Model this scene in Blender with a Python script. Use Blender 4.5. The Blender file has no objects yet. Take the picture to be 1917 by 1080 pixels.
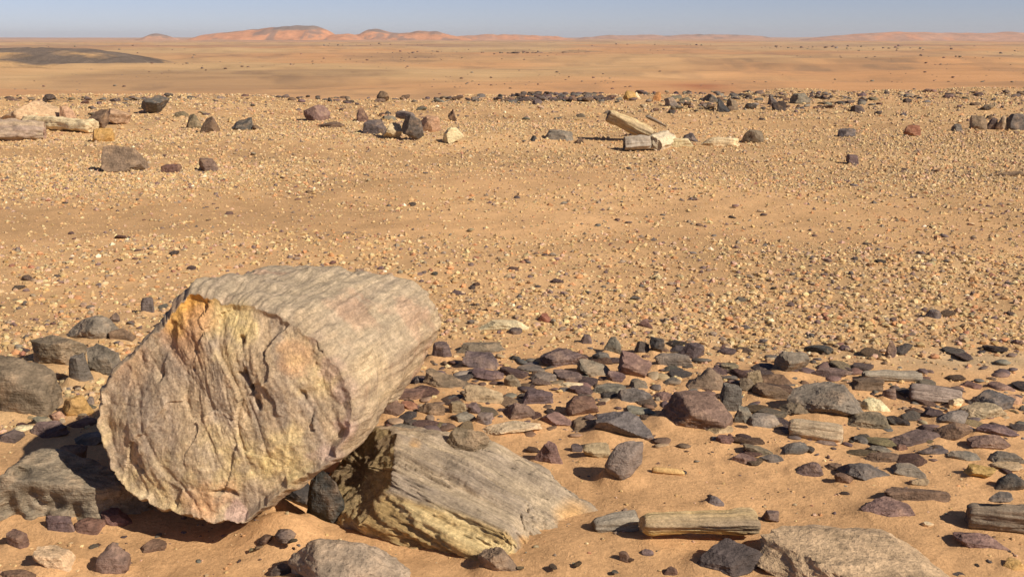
import bpy, math, random
import numpy as np
from mathutils import Vector, Matrix

# ------------------------------------------------------------------ camera, sky, sun, exposure
scene = bpy.context.scene
COL = scene.collection
CAM_H, PITCH, HFOV = 1.5, math.radians(12.9), math.radians(50.0)
PW, PH = 1917.0, 1080.0
F = (PW / 2) / math.tan(HFOV / 2)

cam = bpy.data.cameras.new('camera')
cam.sensor_fit = 'HORIZONTAL'
cam.angle = HFOV
cam.clip_start, cam.clip_end = 0.05, 40000
cam_ob = bpy.data.objects.new('camera', cam)
cam_ob.location = (0, 0, CAM_H)
cam_ob.rotation_euler = (math.pi / 2 - PITCH, 0, 0)
COL.objects.link(cam_ob)
scene.camera = cam_ob

SUN_EL, SUN_AZ = math.radians(36), math.radians(126)      # azimuth clockwise from +Y (view direction)
TOSUN = Vector((math.sin(SUN_AZ) * math.cos(SUN_EL), math.cos(SUN_AZ) * math.cos(SUN_EL), math.sin(SUN_EL)))
world = bpy.data.worlds.new('World')
scene.world = world
world.use_nodes = True
wn = world.node_tree
sky = wn.nodes.new('ShaderNodeTexSky')
sky.sky_type = 'NISHITA'
sky.sun_disc = False
sky.sun_elevation = SUN_EL
sky.sun_rotation = SUN_AZ
sky.altitude = 300
sky.air_density = 0.5
sky.dust_density = 0.35
sky.ozone_density = 1.5
bg = wn.nodes['Background']
bg.inputs['Strength'].default_value = 0.07
wb = wn.nodes.new('ShaderNodeVectorMath')          # one white balance for the whole sky
wb.operation = 'MULTIPLY'
wb.inputs[1].default_value = (1.06, 0.91, 0.95)
wn.links.new(sky.outputs[0], wb.inputs[0])
wn.links.new(wb.outputs[0], bg.inputs['Color'])

sl = bpy.data.lights.new('sun', 'SUN')
sl.energy = 4.3
sl.angle = math.radians(0.5)
sl.color = (1.0, 0.91, 0.78)
sun = bpy.data.objects.new('sun', sl)
sun.rotation_euler = TOSUN.to_track_quat('Z', 'Y').to_euler()
sun.location = (20, -20, 30)
COL.objects.link(sun)

scene.view_settings.view_transform = 'Standard'
scene.view_settings.look = 'None'
scene.view_settings.gamma = 1.0
scene.view_settings.use_curve_mapping = False
scene.view_settings.exposure = 0.42
scene.render.filter_size = 1.9

# ------------------------------------------------------------------ numeric helpers
rng = np.random.default_rng(7)

def _hash(ix, iy, iz, s):
    h = (ix.astype(np.uint32) * np.uint32(374761393) + iy.astype(np.uint32) * np.uint32(668265263)
         + iz.astype(np.uint32) * np.uint32(2147483647) + np.uint32((s * 1274126177) & 0xffffffff))
    h = (h ^ (h >> np.uint32(13))) * np.uint32(1274126177)
    h = (h ^ (h >> np.uint32(16))) * np.uint32(2246822519)
    h = h ^ (h >> np.uint32(15))
    return h.astype(np.float64) / 4294967295.0

def noise(p, s=0):
    """value noise in [-1, 1]; p: (n,3)"""
    p = np.asarray(p, float)
    i = np.floor(p).astype(np.int64)
    f = p - i
    f = f * f * f * (f * (f * 6 - 15) + 10)
    i = i & 0xffffffff
    out = 0
    for dx in (0, 1):
        wx = f[:, 0] if dx else 1 - f[:, 0]
        for dy in (0, 1):
            wy = f[:, 1] if dy else 1 - f[:, 1]
            for dz in (0, 1):
                wz = f[:, 2] if dz else 1 - f[:, 2]
                out = out + wx * wy * wz * _hash((i[:, 0] + dx) & 0xffffffff, (i[:, 1] + dy) & 0xffffffff, (i[:, 2] + dz) & 0xffffffff, s)
    return out * 2 - 1

def fbm(p, s=0, o=4, g=0.5):
    a, t, q = 1.0, 0, np.asarray(p, float)
    n = 0
    for k in range(o):
        t = t + a * noise(q, s + k * 17)
        n += a
        a *= g
        q = q * 2.03 + 11.3
    return t / n * 1.35

def sstep(a, b, x):
    t = np.clip((x - a) / (b - a), 0, 1)
    return t * t * (3 - 2 * t)

def mixc(a, b, t):
    return np.asarray(a) * (1 - t[:, None]) + np.asarray(b) * t[:, None]

SP, CP = math.sin(PITCH), math.cos(PITCH)
def ray(px, py):
    a, b = (px - PW / 2) / F, (PH / 2 - py) / F
    return np.array([a, CP + b * SP, -SP + b * CP])
def at_ground(px, py, z=0.0):
    d = ray(px, py)
    return np.array([0, 0, CAM_H]) + d * ((z - CAM_H) / d[2])
def at_depth(px, py, Y):
    d = ray(px, py)
    return np.array([0, 0, CAM_H]) + d * (Y / d[1])
def on_plane(px, py, P0, n):
    d = ray(px, py)
    o = np.array([0, 0, CAM_H])
    return o + d * (np.dot(P0 - o, n) / np.dot(d, n))
def to_pixel(P):
    P = np.asarray(P, float)
    q = P - np.array([0, 0, CAM_H])
    dep = q[..., 1] * CP - q[..., 2] * SP
    up = q[..., 1] * SP + q[..., 2] * CP
    return PW / 2 + F * q[..., 0] / dep, PH / 2 - F * up / dep, dep

# ------------------------------------------------------------------ ground height
def crest(x):
    return 28.6 + 6.5 * sstep(3.0, 14.0, x) + 2.2 * noise(np.stack([x * 0.22, x * 0, x * 0], 1), 5) + 0.8 * noise(np.stack([x * 0.9, x * 0, x * 0], 1), 8)

def gz(x, y):
    x = np.atleast_1d(np.asarray(x, float)); y = np.atleast_1d(np.asarray(y, float))
    r = np.hypot(x, y)
    p = np.stack([x, y, x * 0], 1)
    near = 1 - sstep(20, 36, r)
    z = (0.022 * noise(p * 0.9, 3) + 0.012 * noise(p * 2.3, 4) + 0.006 * noise(p * 7.0, 9) * (1 - sstep(6, 10, r))
         + 0.003 * noise(p * 22.0, 10) * (1 - sstep(5, 8, r))) * near
    z = z + 0.10 * noise(p * 0.28, 6) * sstep(7, 14, r) * (1 - sstep(36, 60, r))
    # little sand bank under the lip of the great log, sand blown against the grey log
    z = z + 0.075 * np.exp(-(((x + 0.70) / 0.13) ** 2 + ((y - 3.16) / 0.12) ** 2))
    z = z + 0.035 * np.exp(-(((x - 0.18) / 0.28) ** 2 + ((y - 3.02) / 0.20) ** 2))
    z = z - 0.085 * np.exp(-(((x + 0.63) / 0.12) ** 2 + ((y - 3.34) / 0.14) ** 2))      # hollow scoured out under the log
    dc = r - crest(x)
    d = np.clip(dc, 0, None)
    drop = np.where(d < 3, 0.022 * d * d, 0.198 + 0.132 * (d - 3))
    drop = 8.0 * (1 - np.exp(-drop / 8.0))
    z = z - drop
    far = sstep(90, 260, r)
    q = np.stack([x * 0.0042, y * 0.0085, x * 0], 1)
    z = z + far * (1.7 * fbm(q, 21, 3) + 1.15 * fbm(q * 4, 22, 3) + .25 * fbm(q * 14, 25, 2))
    z = z + sstep(900, 2500, r) * 5.0 * fbm(np.stack([x * 0.0007, y * 0.0012, x * 0], 1), 23, 3)
    return z

# ------------------------------------------------------------------ materials
MATS = {}
def mat_nodes(name):
    m = bpy.data.materials.new(name)
    m.use_nodes = True
    nt = m.node_tree
    b = nt.nodes['Principled BSDF']
    b.inputs['Specular IOR Level'].default_value = 0.2
    return m, nt, b
def N(nt, t, **kw):
    n = nt.nodes.new(t)
    for k, v in kw.items():
        if k in n.inputs:
            n.inputs[k].default_value = v
        else:
            setattr(n, k, v)
    return n
def mulc(nt, c, fac_socket, lo, hi, flo=0.3, fhi=0.7):
    """colour socket times a grey range driven by fac_socket"""
    mr = N(nt, 'ShaderNodeMapRange')
    mr.inputs['From Min'].default_value = flo
    mr.inputs['From Max'].default_value = fhi
    mr.inputs['To Min'].default_value = lo
    mr.inputs['To Max'].default_value = hi
    nt.links.new(fac_socket, mr.inputs['Value'])
    vm = N(nt, 'ShaderNodeVectorMath', operation='SCALE')
    nt.links.new(c, vm.inputs[0])
    nt.links.new(mr.outputs[0], vm.inputs['Scale'])
    return vm.outputs[0]
def bump(nt, b, hs, strength, dist):
    prev = None
    for h, s, d in zip(hs, strength, dist):
        bn = N(nt, 'ShaderNodeBump')
        bn.inputs['Strength'].default_value = s
        bn.inputs['Distance'].default_value = d
        nt.links.new(h, bn.inputs['Height'])
        if prev is not None:
            nt.links.new(prev, bn.inputs['Normal'])
        prev = bn.outputs[0]
    nt.links.new(prev, b.inputs['Normal'])

def make_stone_mat():
    m, nt, b = mat_nodes('stone')
    L = nt.links.new
    tc = N(nt, 'ShaderNodeTexCoord'); oi = N(nt, 'ShaderNodeObjectInfo')
    off = N(nt, 'ShaderNodeVectorMath', operation='ADD')
    sc = N(nt, 'ShaderNodeVectorMath', operation='SCALE'); sc.inputs[0].default_value = (37, 51, 23)
    L(oi.outputs['Random'], sc.inputs['Scale'])
    L(tc.outputs['Object'], off.inputs[0]); L(sc.outputs[0], off.inputs[1])
    n1 = N(nt, 'ShaderNodeTexNoise', Scale=14.0, Detail=5.0, Roughness=0.65)
    n2 = N(nt, 'ShaderNodeTexNoise', Scale=70.0, Detail=4.0, Roughness=0.7)
    n3 = N(nt, 'ShaderNodeTexNoise', Scale=7.0, Detail=4.0, Roughness=0.6)
    st = N(nt, 'ShaderNodeVectorMath', operation='MULTIPLY'); st.inputs[1].default_value = (0.25, 0.5, 2.5)
    L(off.outputs[0], st.inputs[0])
    n4 = N(nt, 'ShaderNodeTexNoise', Scale=30.0, Detail=4.0, Roughness=0.65)
    for n in (n1, n2, n3): L(off.outputs[0], n.inputs['Vector'])
    L(st.outputs[0], n4.inputs['Vector'])
    # warm dust in patches
    mx = N(nt, 'ShaderNodeMix', data_type='RGBA')
    mr = N(nt, 'ShaderNodeMapRange'); mr.inputs['From Min'].default_value = 0.50; mr.inputs['From Max'].default_value = 0.75
    mr.inputs['To Max'].default_value = 0.55
    L(n3.outputs['Fac'], mr.inputs['Value']); L(mr.outputs[0], mx.inputs['Factor'])
    L(oi.outputs['Color'], mx.inputs['A']); mx.inputs['B'].default_value = (0.34, 0.22, 0.125, 1)
    c = mulc(nt, mx.outputs['Result'], n1.outputs['Fac'], 0.62, 1.38)
    c = mulc(nt, c, n2.outputs['Fac'], 0.72, 1.28)
    c = mulc(nt, c, n4.outputs['Fac'], 0.8, 1.2)
    L(c, b.inputs['Base Color'])
    b.inputs['Roughness'].default_value = 0.75
    bump(nt, b, (n1.outputs['Fac'], n4.outputs['Fac'], n2.outputs['Fac']), (0.9, 0.9, 0.8), (0.022, 0.010, 0.005))
    return m

def make_attr_stone(name, grain, bumps):
    """colour from the Col attribute, streaked along local X"""
    m, nt, b = mat_nodes(name)
    L = nt.links.new
    tc = N(nt, 'ShaderNodeTexCoord')
    at = N(nt, 'ShaderNodeAttribute', attribute_name='Col')
    st = N(nt, 'ShaderNodeVectorMath', operation='MULTIPLY'); st.inputs[1].default_value = (grain, 1, 1)
    L(tc.outputs['Object'], st.inputs[0])
    wob = N(nt, 'ShaderNodeTexNoise', Scale=6.0, Detail=2.0)
    L(tc.outputs['Object'], wob.inputs['Vector'])
    ws = N(nt, 'ShaderNodeVectorMath', operation='SCALE'); ws.inputs['Scale'].default_value = 0.015
    L(wob.outputs['Color'], ws.inputs[0])
    ad = N(nt, 'ShaderNodeVectorMath', operation='ADD')
    L(st.outputs[0], ad.inputs[0]); L(ws.outputs[0], ad.inputs[1])
    n1 = N(nt, 'ShaderNodeTexNoise', Scale=85.0, Detail=6.0, Roughness=0.78)
    n2 = N(nt, 'ShaderNodeTexNoise', Scale=120.0, Detail=3.0, Roughness=0.7)
    n3 = N(nt, 'ShaderNodeTexNoise', Scale=18.0, Detail=5.0, Roughness=0.65)
    L(ad.outputs[0], n1.inputs['Vector']); L(tc.outputs['Object'], n2.inputs['Vector']); L(tc.outputs['Object'], n3.inputs['Vector'])
    c = mulc(nt, at.outputs['Color'], n1.outputs['Fac'], 0.68, 1.52)
    c = mulc(nt, c, n2.outputs['Fac'], 0.75, 1.25)
    c = mulc(nt, c, n3.outputs['Fac'], 0.75, 1.25)
    L(c, b.inputs['Base Color'])
    b.inputs['Roughness'].default_value = 0.8
    bump(nt, b, (n1.outputs['Fac'], n3.outputs['Fac'], n2.outputs['Fac']), bumps, (0.012, 0.015, 0.004))
    return m

def make_ground_mat():
    m, nt, b = mat_nodes('desert_ground')
    L = nt.links.new
    tc = N(nt, 'ShaderNodeTexCoord')
    at = N(nt, 'ShaderNodeAttribute', attribute_name='Col')
    n1 = N(nt, 'ShaderNodeTexNoise', Scale=5.0, Detail=6.0, Roughness=0.65)
    n2 = N(nt, 'ShaderNodeTexNoise', Scale=60.0, Detail=5.0, Roughness=0.75)
    n3 = N(nt, 'ShaderNodeTexNoise', Scale=260.0, Detail=2.0, Roughness=0.6)
    n4 = N(nt, 'ShaderNodeTexNoise', Scale=0.06, Detail=7.0, Roughness=0.65)
    st = N(nt, 'ShaderNodeVectorMath', operation='MULTIPLY'); st.inputs[1].default_value = (0.5, 1.6, 1)
    L(tc.outputs['Object'], st.inputs[0]); L(st.outputs[0], n4.inputs['Vector'])
    for n in (n1, n2, n3): L(tc.outputs['Object'], n.inputs['Vector'])
    c = mulc(nt, at.outputs['Color'], n1.outputs['Fac'], 0.88, 1.12)
    c = mulc(nt, c, n2.outputs['Fac'], 0.78, 1.2)
    c = mulc(nt, c, n3.outputs['Fac'], 0.88, 1.12)
    c = mulc(nt, c, n4.outputs['Fac'], 0.86, 1.12)
    L(c, b.inputs['Base Color'])
    b.inputs['Roughness'].default_value = 0.95
    b.inputs['Specular IOR Level'].default_value = 0.05
    bump(nt, b, (n1.outputs['Fac'], n2.outputs['Fac'], n3.outputs['Fac']), (0.45, 0.75, 0.5), (0.03, 0.008, 0.003))
    return m

def make_gravel_mat(use_obj):
    m, nt, b = mat_nodes('pebble_stone' if use_obj else 'gravel_stone')
    L = nt.links.new
    tc = N(nt, 'ShaderNodeTexCoord')
    n = N(nt, 'ShaderNodeTexNoise', Scale=90.0, Detail=4.0, Roughness=0.7)
    L(tc.outputs['Object'], n.inputs['Vector'])
    src = N(nt, 'ShaderNodeObjectInfo').outputs['Color'] if use_obj else N(nt, 'ShaderNodeAttribute', attribute_name='Col').outputs['Color']
    c = mulc(nt, src, n.outputs['Fac'], 0.75, 1.25)
    L(c, b.inputs['Base Color'])
    b.inputs['Roughness'].default_value = 0.7
    bump(nt, b, (n.outputs['Fac'],), (0.5,), (0.006,))
    return m

def make_far_mat():
    m, nt, b = mat_nodes('far_hill')
    L = nt.links.new
    tc = N(nt, 'ShaderNodeTexCoord')
    at = N(nt, 'ShaderNodeAttribute', attribute_name='Col')
    n1 = N(nt, 'ShaderNodeTexNoise', Scale=0.05, Detail=7.0, Roughness=0.7)
    n2 = N(nt, 'ShaderNodeTexNoise', Scale=0.9, Detail=5.0, Roughness=0.75)
    for n in (n1, n2): L(tc.outputs['Object'], n.inputs['Vector'])
    c = mulc(nt, at.outputs['Color'], n1.outputs['Fac'], 0.75, 1.2)
    c = mulc(nt, c, n2.outputs['Fac'], 0.75, 1.25)
    L(c, b.inputs['Base Color'])
    b.inputs['Roughness'].default_value = 0.95
    bump(nt, b, (n1.outputs['Fac'], n2.outputs['Fac']), (0.5, 0.6), (4.0, 0.4))
    return m

M_STONE = make_stone_mat()
M_LOG = make_attr_stone('petrified_wood', 0.035, (0.7, 0.4, 0.5))
M_LOGFACE = make_attr_stone('petrified_wood_broken', 0.8, (0.45, 0.5, 0.5))
M_GROUND = make_ground_mat()
M_GRAVEL = make_gravel_mat(False)
M_PEBBLE = make_gravel_mat(True)
M_FAR = make_far_mat()

# ------------------------------------------------------------------ mesh builders
def mesh_from(name, V, Fc, mat, smooth=True, col=None, sharp=0):
    me = bpy.data.meshes.new(name)
    V = np.asarray(V, np.float32)
    Fc = [np.asarray(f, np.int32) for f in (Fc if isinstance(Fc, list) else [Fc])]
    me.vertices.add(len(V))
    me.vertices.foreach_set('co', V.ravel())
    loops = np.concatenate([f.ravel() for f in Fc])
    tot = np.concatenate([np.full(len(f), f.shape[1], np.int32) for f in Fc])
    start = np.concatenate([[0], np.cumsum(tot)[:-1]]).astype(np.int32)
    me.loops.add(len(loops))
    me.loops.foreach_set('vertex_index', loops)
    me.polygons.add(len(tot))
    me.polygons.foreach_set('loop_start', start)
    me.polygons.foreach_set('loop_total', tot)
    me.polygons.foreach_set('use_smooth', np.full(len(tot), smooth, bool))
    if col is not None:
        a = me.color_attributes.new('Col', 'FLOAT_COLOR', 'POINT')
        c = np.ones((len(V), 4), np.float32)
        c[:, :3] = np.clip(col, 0.01, 0.95)
        a.data.foreach_set('color', c.ravel())
    me.update(calc_edges=True)
    me.validate()
    if sharp: me.set_sharp_from_angle(angle=math.radians(sharp))
    me.materials.append(mat)
    return me

def link(name, me, label=None, cat=None, group=None, kind=None, parent=None):
    o = bpy.data.objects.new(name, me)
    COL.objects.link(o)
    if label: o['label'] = label
    if cat: o['category'] = cat
    if group: o['group'] = group
    if kind: o['kind'] = kind
    if parent is not None: o.parent = parent
    return o

def icosphere(sub):
    t = (1 + 5 ** 0.5) / 2
    v = [(-1, t, 0), (1, t, 0), (-1, -t, 0), (1, -t, 0), (0, -1, t), (0, 1, t), (0, -1, -t), (0, 1, -t), (t, 0, -1), (t, 0, 1), (-t, 0, -1), (-t, 0, 1)]
    f = [(0, 11, 5), (0, 5, 1), (0, 1, 7), (0, 7, 10), (0, 10, 11), (1, 5, 9), (5, 11, 4), (11, 10, 2), (10, 7, 6), (7, 1, 8),
         (3, 9, 4), (3, 4, 2), (3, 2, 6), (3, 6, 8), (3, 8, 9), (4, 9, 5), (2, 4, 11), (6, 2, 10), (8, 6, 7), (9, 8, 1)]
    v = [np.array(x, float) / np.linalg.norm(x) for x in v]
    for _ in range(sub):
        cache, nf = {}, []
        def mid(a, b):
            k = (min(a, b), max(a, b))
            if k not in cache:
                m = v[a] + v[b]
                v.append(m / np.linalg.norm(m)); cache[k] = len(v) - 1
            return cache[k]
        for a, b, c in f:
            ab, bc, ca = mid(a, b), mid(b, c), mid(c, a)
            nf += [(a, ab, ca), (b, bc, ab), (c, ca, bc), (ab, bc, ca)]
        f = nf
    return np.array(v), np.array(f, np.int32)
ICO = {k: icosphere(k) for k in range(5)}

def stone_verts(seed, W, D, H, style, sub):
    """an angular stone filling a W x D x H box, bottom at z = 0"""
    r = np.random.default_rng(seed)
    d, fc = ICO[sub]
    n = {'slab': 11, 'block': 9, 'round': 22, 'wedge': 8, 'chunk': 13, 'cobble': 15}.get(style, 12)
    pl = r.normal(size=(n, 3))
    pl /= np.linalg.norm(pl, axis=1)[:, None]
    off = r.uniform(0.55, 1.0, n) if style != 'cobble' else r.uniform(.72, .95, n)
    if style == 'slab':
        top = np.array([r.uniform(-.18, .18), r.uniform(-.3, .05), 1.0]); pl = np.vstack([pl, top / np.linalg.norm(top)]); off = np.append(off, 0.62)
        for k in range(5):
            a = k * 1.2566 + r.uniform(-.4, .4); v = np.array([math.cos(a), math.sin(a), r.uniform(-.1, .3)])
            pl = np.vstack([pl, v / np.linalg.norm(v)]); off = np.append(off, r.uniform(.72, .9))
    if style == 'block':
        for v in ((1, 0, .1), (-1, .1, 0), (0, -1, .15), (0, 1, 0), (0.1, -0.1, 1)):
            v = np.array(v) + r.normal(size=3) * .14; pl = np.vstack([pl, v / np.linalg.norm(v)]); off = np.append(off, r.uniform(.6, .75))
    if style == 'wedge':
        v = np.array([r.uniform(.25, .5) * r.choice([-1, 1]), -.35, .8]); pl = np.vstack([pl, v / np.linalg.norm(v)]); off = np.append(off, .45)
    pl = np.vstack([pl, np.eye(3), -np.eye(3)]); off = np.append(off, np.full(6, 1.02))
    p = {'round': 18, 'slab': 120, 'block': 120, 'wedge': 120, 'chunk': 110, 'cobble': 30}.get(style, 20)
    q = np.clip(d @ pl.T, 0, None) / off
    qm = q.max(1, keepdims=True)
    rad = (qm[:, 0] * ((q / qm) ** p).sum(1) ** (1.0 / p)) ** -1
    rad = np.clip(rad, 0.3, 1.5)
    s = int(r.integers(1000))
    rad *= 1 + 0.06 * fbm(d * 1.7 + seed % 97, s, 3) + 0.045 * fbm(d * 5.0 + seed % 89, s + 5, 3)
    if sub >= 3:
        rad *= 1 + 0.03 * fbm(d * 13.0 + seed % 83, s + 9, 2)
    P = d * rad[:, None]
    lo, hi = P.min(0), P.max(0)
    P = (P - (lo + hi) / 2) / (hi - lo)
    P[:, 2] += 0.5
    if style != 'block':                                        # lopsided: narrower above, leaning a little
        tap, sh = r.uniform(.12, .5), r.uniform(-.28, .28)
        zz = np.clip(P[:, 2], 0, 1)
        P[:, 0] = P[:, 0] * (1 - tap * zz) + sh * zz
        P[:, 1] = P[:, 1] * (1 - .5 * tap * zz)
        lo, hi = P.min(0), P.max(0)
        P[:, :2] = (P[:, :2] - (lo + hi)[:2] / 2) / (hi - lo)[:2]
    P *= np.array([W, D, H])
    if sub >= 3 and style in ('slab', 'wedge', 'block'):        # thin beds: ledges round the flanks
        lay = noise(np.stack([P[:, 2] * 55 / max(H * 8, 1), P[:, 0] * 2, P[:, 1] * 2], 1) + seed % 71, 3)
        P[:, :2] *= (1 + 0.045 * lay)[:, None]
    return P, fc

PAL = {
    'purple': (.170, .116, .102), 'dark': (.105, .078, .065), 'brown': (.19, .118, .075), 'slate': (.165, .138, .118),
    'gray': (.25, .205, .155), 'tan': (.37, .265, .155), 'redpurple': (.245, .152, .118), 'red': (.27, .115, .07),
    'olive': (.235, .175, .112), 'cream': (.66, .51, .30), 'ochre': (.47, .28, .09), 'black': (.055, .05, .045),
    'pink': (.44, .265, .165), 'redbrown': (.19, .108, .08), 'sandstone': (.58, .41, .235), 'greygreen': (.225, .188, .138),
    'orange': (.5, .24, .09),
}
PAL['greytan'] = (.36, .275, .185)
PAL['sandrock'] = (.51, .38, .205)
PAL['brownrock'] = (.25, .185, .135)
for k_ in ('purple', 'dark', 'brown', 'slate', 'redpurple', 'redbrown', 'olive', 'gray', 'greygreen'):
    PAL[k_] = tuple(.86 * v for v in PAL[k_])
def jitter(c, r, a=0.12):
    c = np.array(PAL[c]) * (1 + r.uniform(-a, a)) * (1 + r.uniform(-a * .4, a * .4, 3))
    return (*np.clip(c, .02, .8), 1.0)

SEED = [100]
APRON = []
ANCH = []
def stone(x0, y0, x1, y1, color, style, name, label, cat='stone', group=None, sink=0.3, rot=None, tilt=(0, 0), lift=0.0, dk=0.72, flat=0.12, seed=None, pits=(), dcap=.72):
    """a stone whose picture box is (x0,y0)-(x1,y1); it stands on the ground at its real size"""
    SEED[0] += 1
    sd = seed or SEED[0] * 7919
    r = np.random.default_rng(sd)
    xc = (x0 + x1) / 2
    P = at_ground(xc, y1)
    for _ in range(3):
        P = at_ground(xc, y1, float(gz(P[0], P[1])[0]) + lift)
    dep = to_pixel(P)[2]
    s = dep / F
    W = (x1 - x0) * s
    vis = (y1 - y0) * s
    a = math.atan2(CAM_H - P[2], P[1])
    D = min(dk * W, dcap * vis / math.sin(a))
    H = (vis / 0.86 - D * math.sin(a)) / math.cos(a)
    if H < flat * W:
        H = flat * W
        D = max((vis / 0.86 - H * math.cos(a)) / math.sin(a), 0.3 * W)
    Ht = H / (1 - sink)
    px = W / s
    sub = 5 if pits else (4 if px > 80 else (3 if px > 26 else 2))
    if sub not in ICO: ICO[sub] = icosphere(sub)
    V, fc = stone_verts(sd, W, D, Ht, style, sub)
    if tilt[0] or tilt[1]:
        R = np.array((Matrix.Rotation(tilt[0], 3, 'Y') @ Matrix.Rotation(tilt[1], 3, 'X')))
        c = np.array([0, 0, Ht / 2]); V = (V - c) @ R.T + c
    if label: ANCH.append((xc, (y0 + y1) / 2, label, x1 - x0))
    loc = np.array((P[0], P[1] + D * 0.45, P[2] - sink * Ht))
    for (hx, hy) in pits:                                   # weathered hollows: found on the surface, then pressed in
        rd_ = ray(hx, hy); rd_ = rd_ / np.linalg.norm(rd_)
        q = V + loc - np.array([0, 0, CAM_H])
        tt = q @ rd_; dist = np.linalg.norm(q - tt[:, None] * rd_, axis=1)
        near_ = dist < .02
        if not near_.any(): continue
        hit = V[near_][np.argmin(tt[near_])]
        dd = np.linalg.norm((V - hit) * np.array([1, 1, .8]), axis=1) + .012 * noise(V * 40, 7)
        V = V + (rd_ * .05)[None] * np.exp(-(dd / .026) ** 2)[:, None]
    me = mesh_from(name, V, fc, M_STONE, sharp=0 if style in ('round', 'cobble') else 24)
    APRON.append((loc[0], loc[1], W / 2, D / 2, H))
    o = link(name, me, label, cat, group)
    o.location = loc
    o.rotation_euler = (0, 0, 0 if pits else (r.uniform(-.22, .22) if rot is None else rot))
    o.color = jitter(color, r)
    return o

def resample(secs, n):
    """closed sections (k pts each) -> n pts each, same parametrisation, corners softly rounded"""
    out = []
    A = np.array(secs[0]); B = np.array(secs[-1]); k = len(A)
    m = sum(np.linalg.norm(np.array(S)[(np.arange(k) + 1) % k] - np.array(S), axis=1) for S in secs)
    cum = np.concatenate([[0], np.cumsum(m)]) / m.sum()
    t = np.arange(n) / n
    idx = np.clip(np.searchsorted(cum, t, side='right') - 1, 0, k - 1)
    f = ((t - cum[idx]) / (cum[idx + 1] - cum[idx]))[:, None]
    for S in secs:
        S = np.array(S)
        C = S[idx] * (1 - f) + S[(idx + 1) % k] * f
        for _ in range(max(2, n // 60)):
            C = 0.25 * np.roll(C, 1, 0) + 0.5 * C + 0.25 * np.roll(C, -1, 0)
        out.append(C)
    return out

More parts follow.
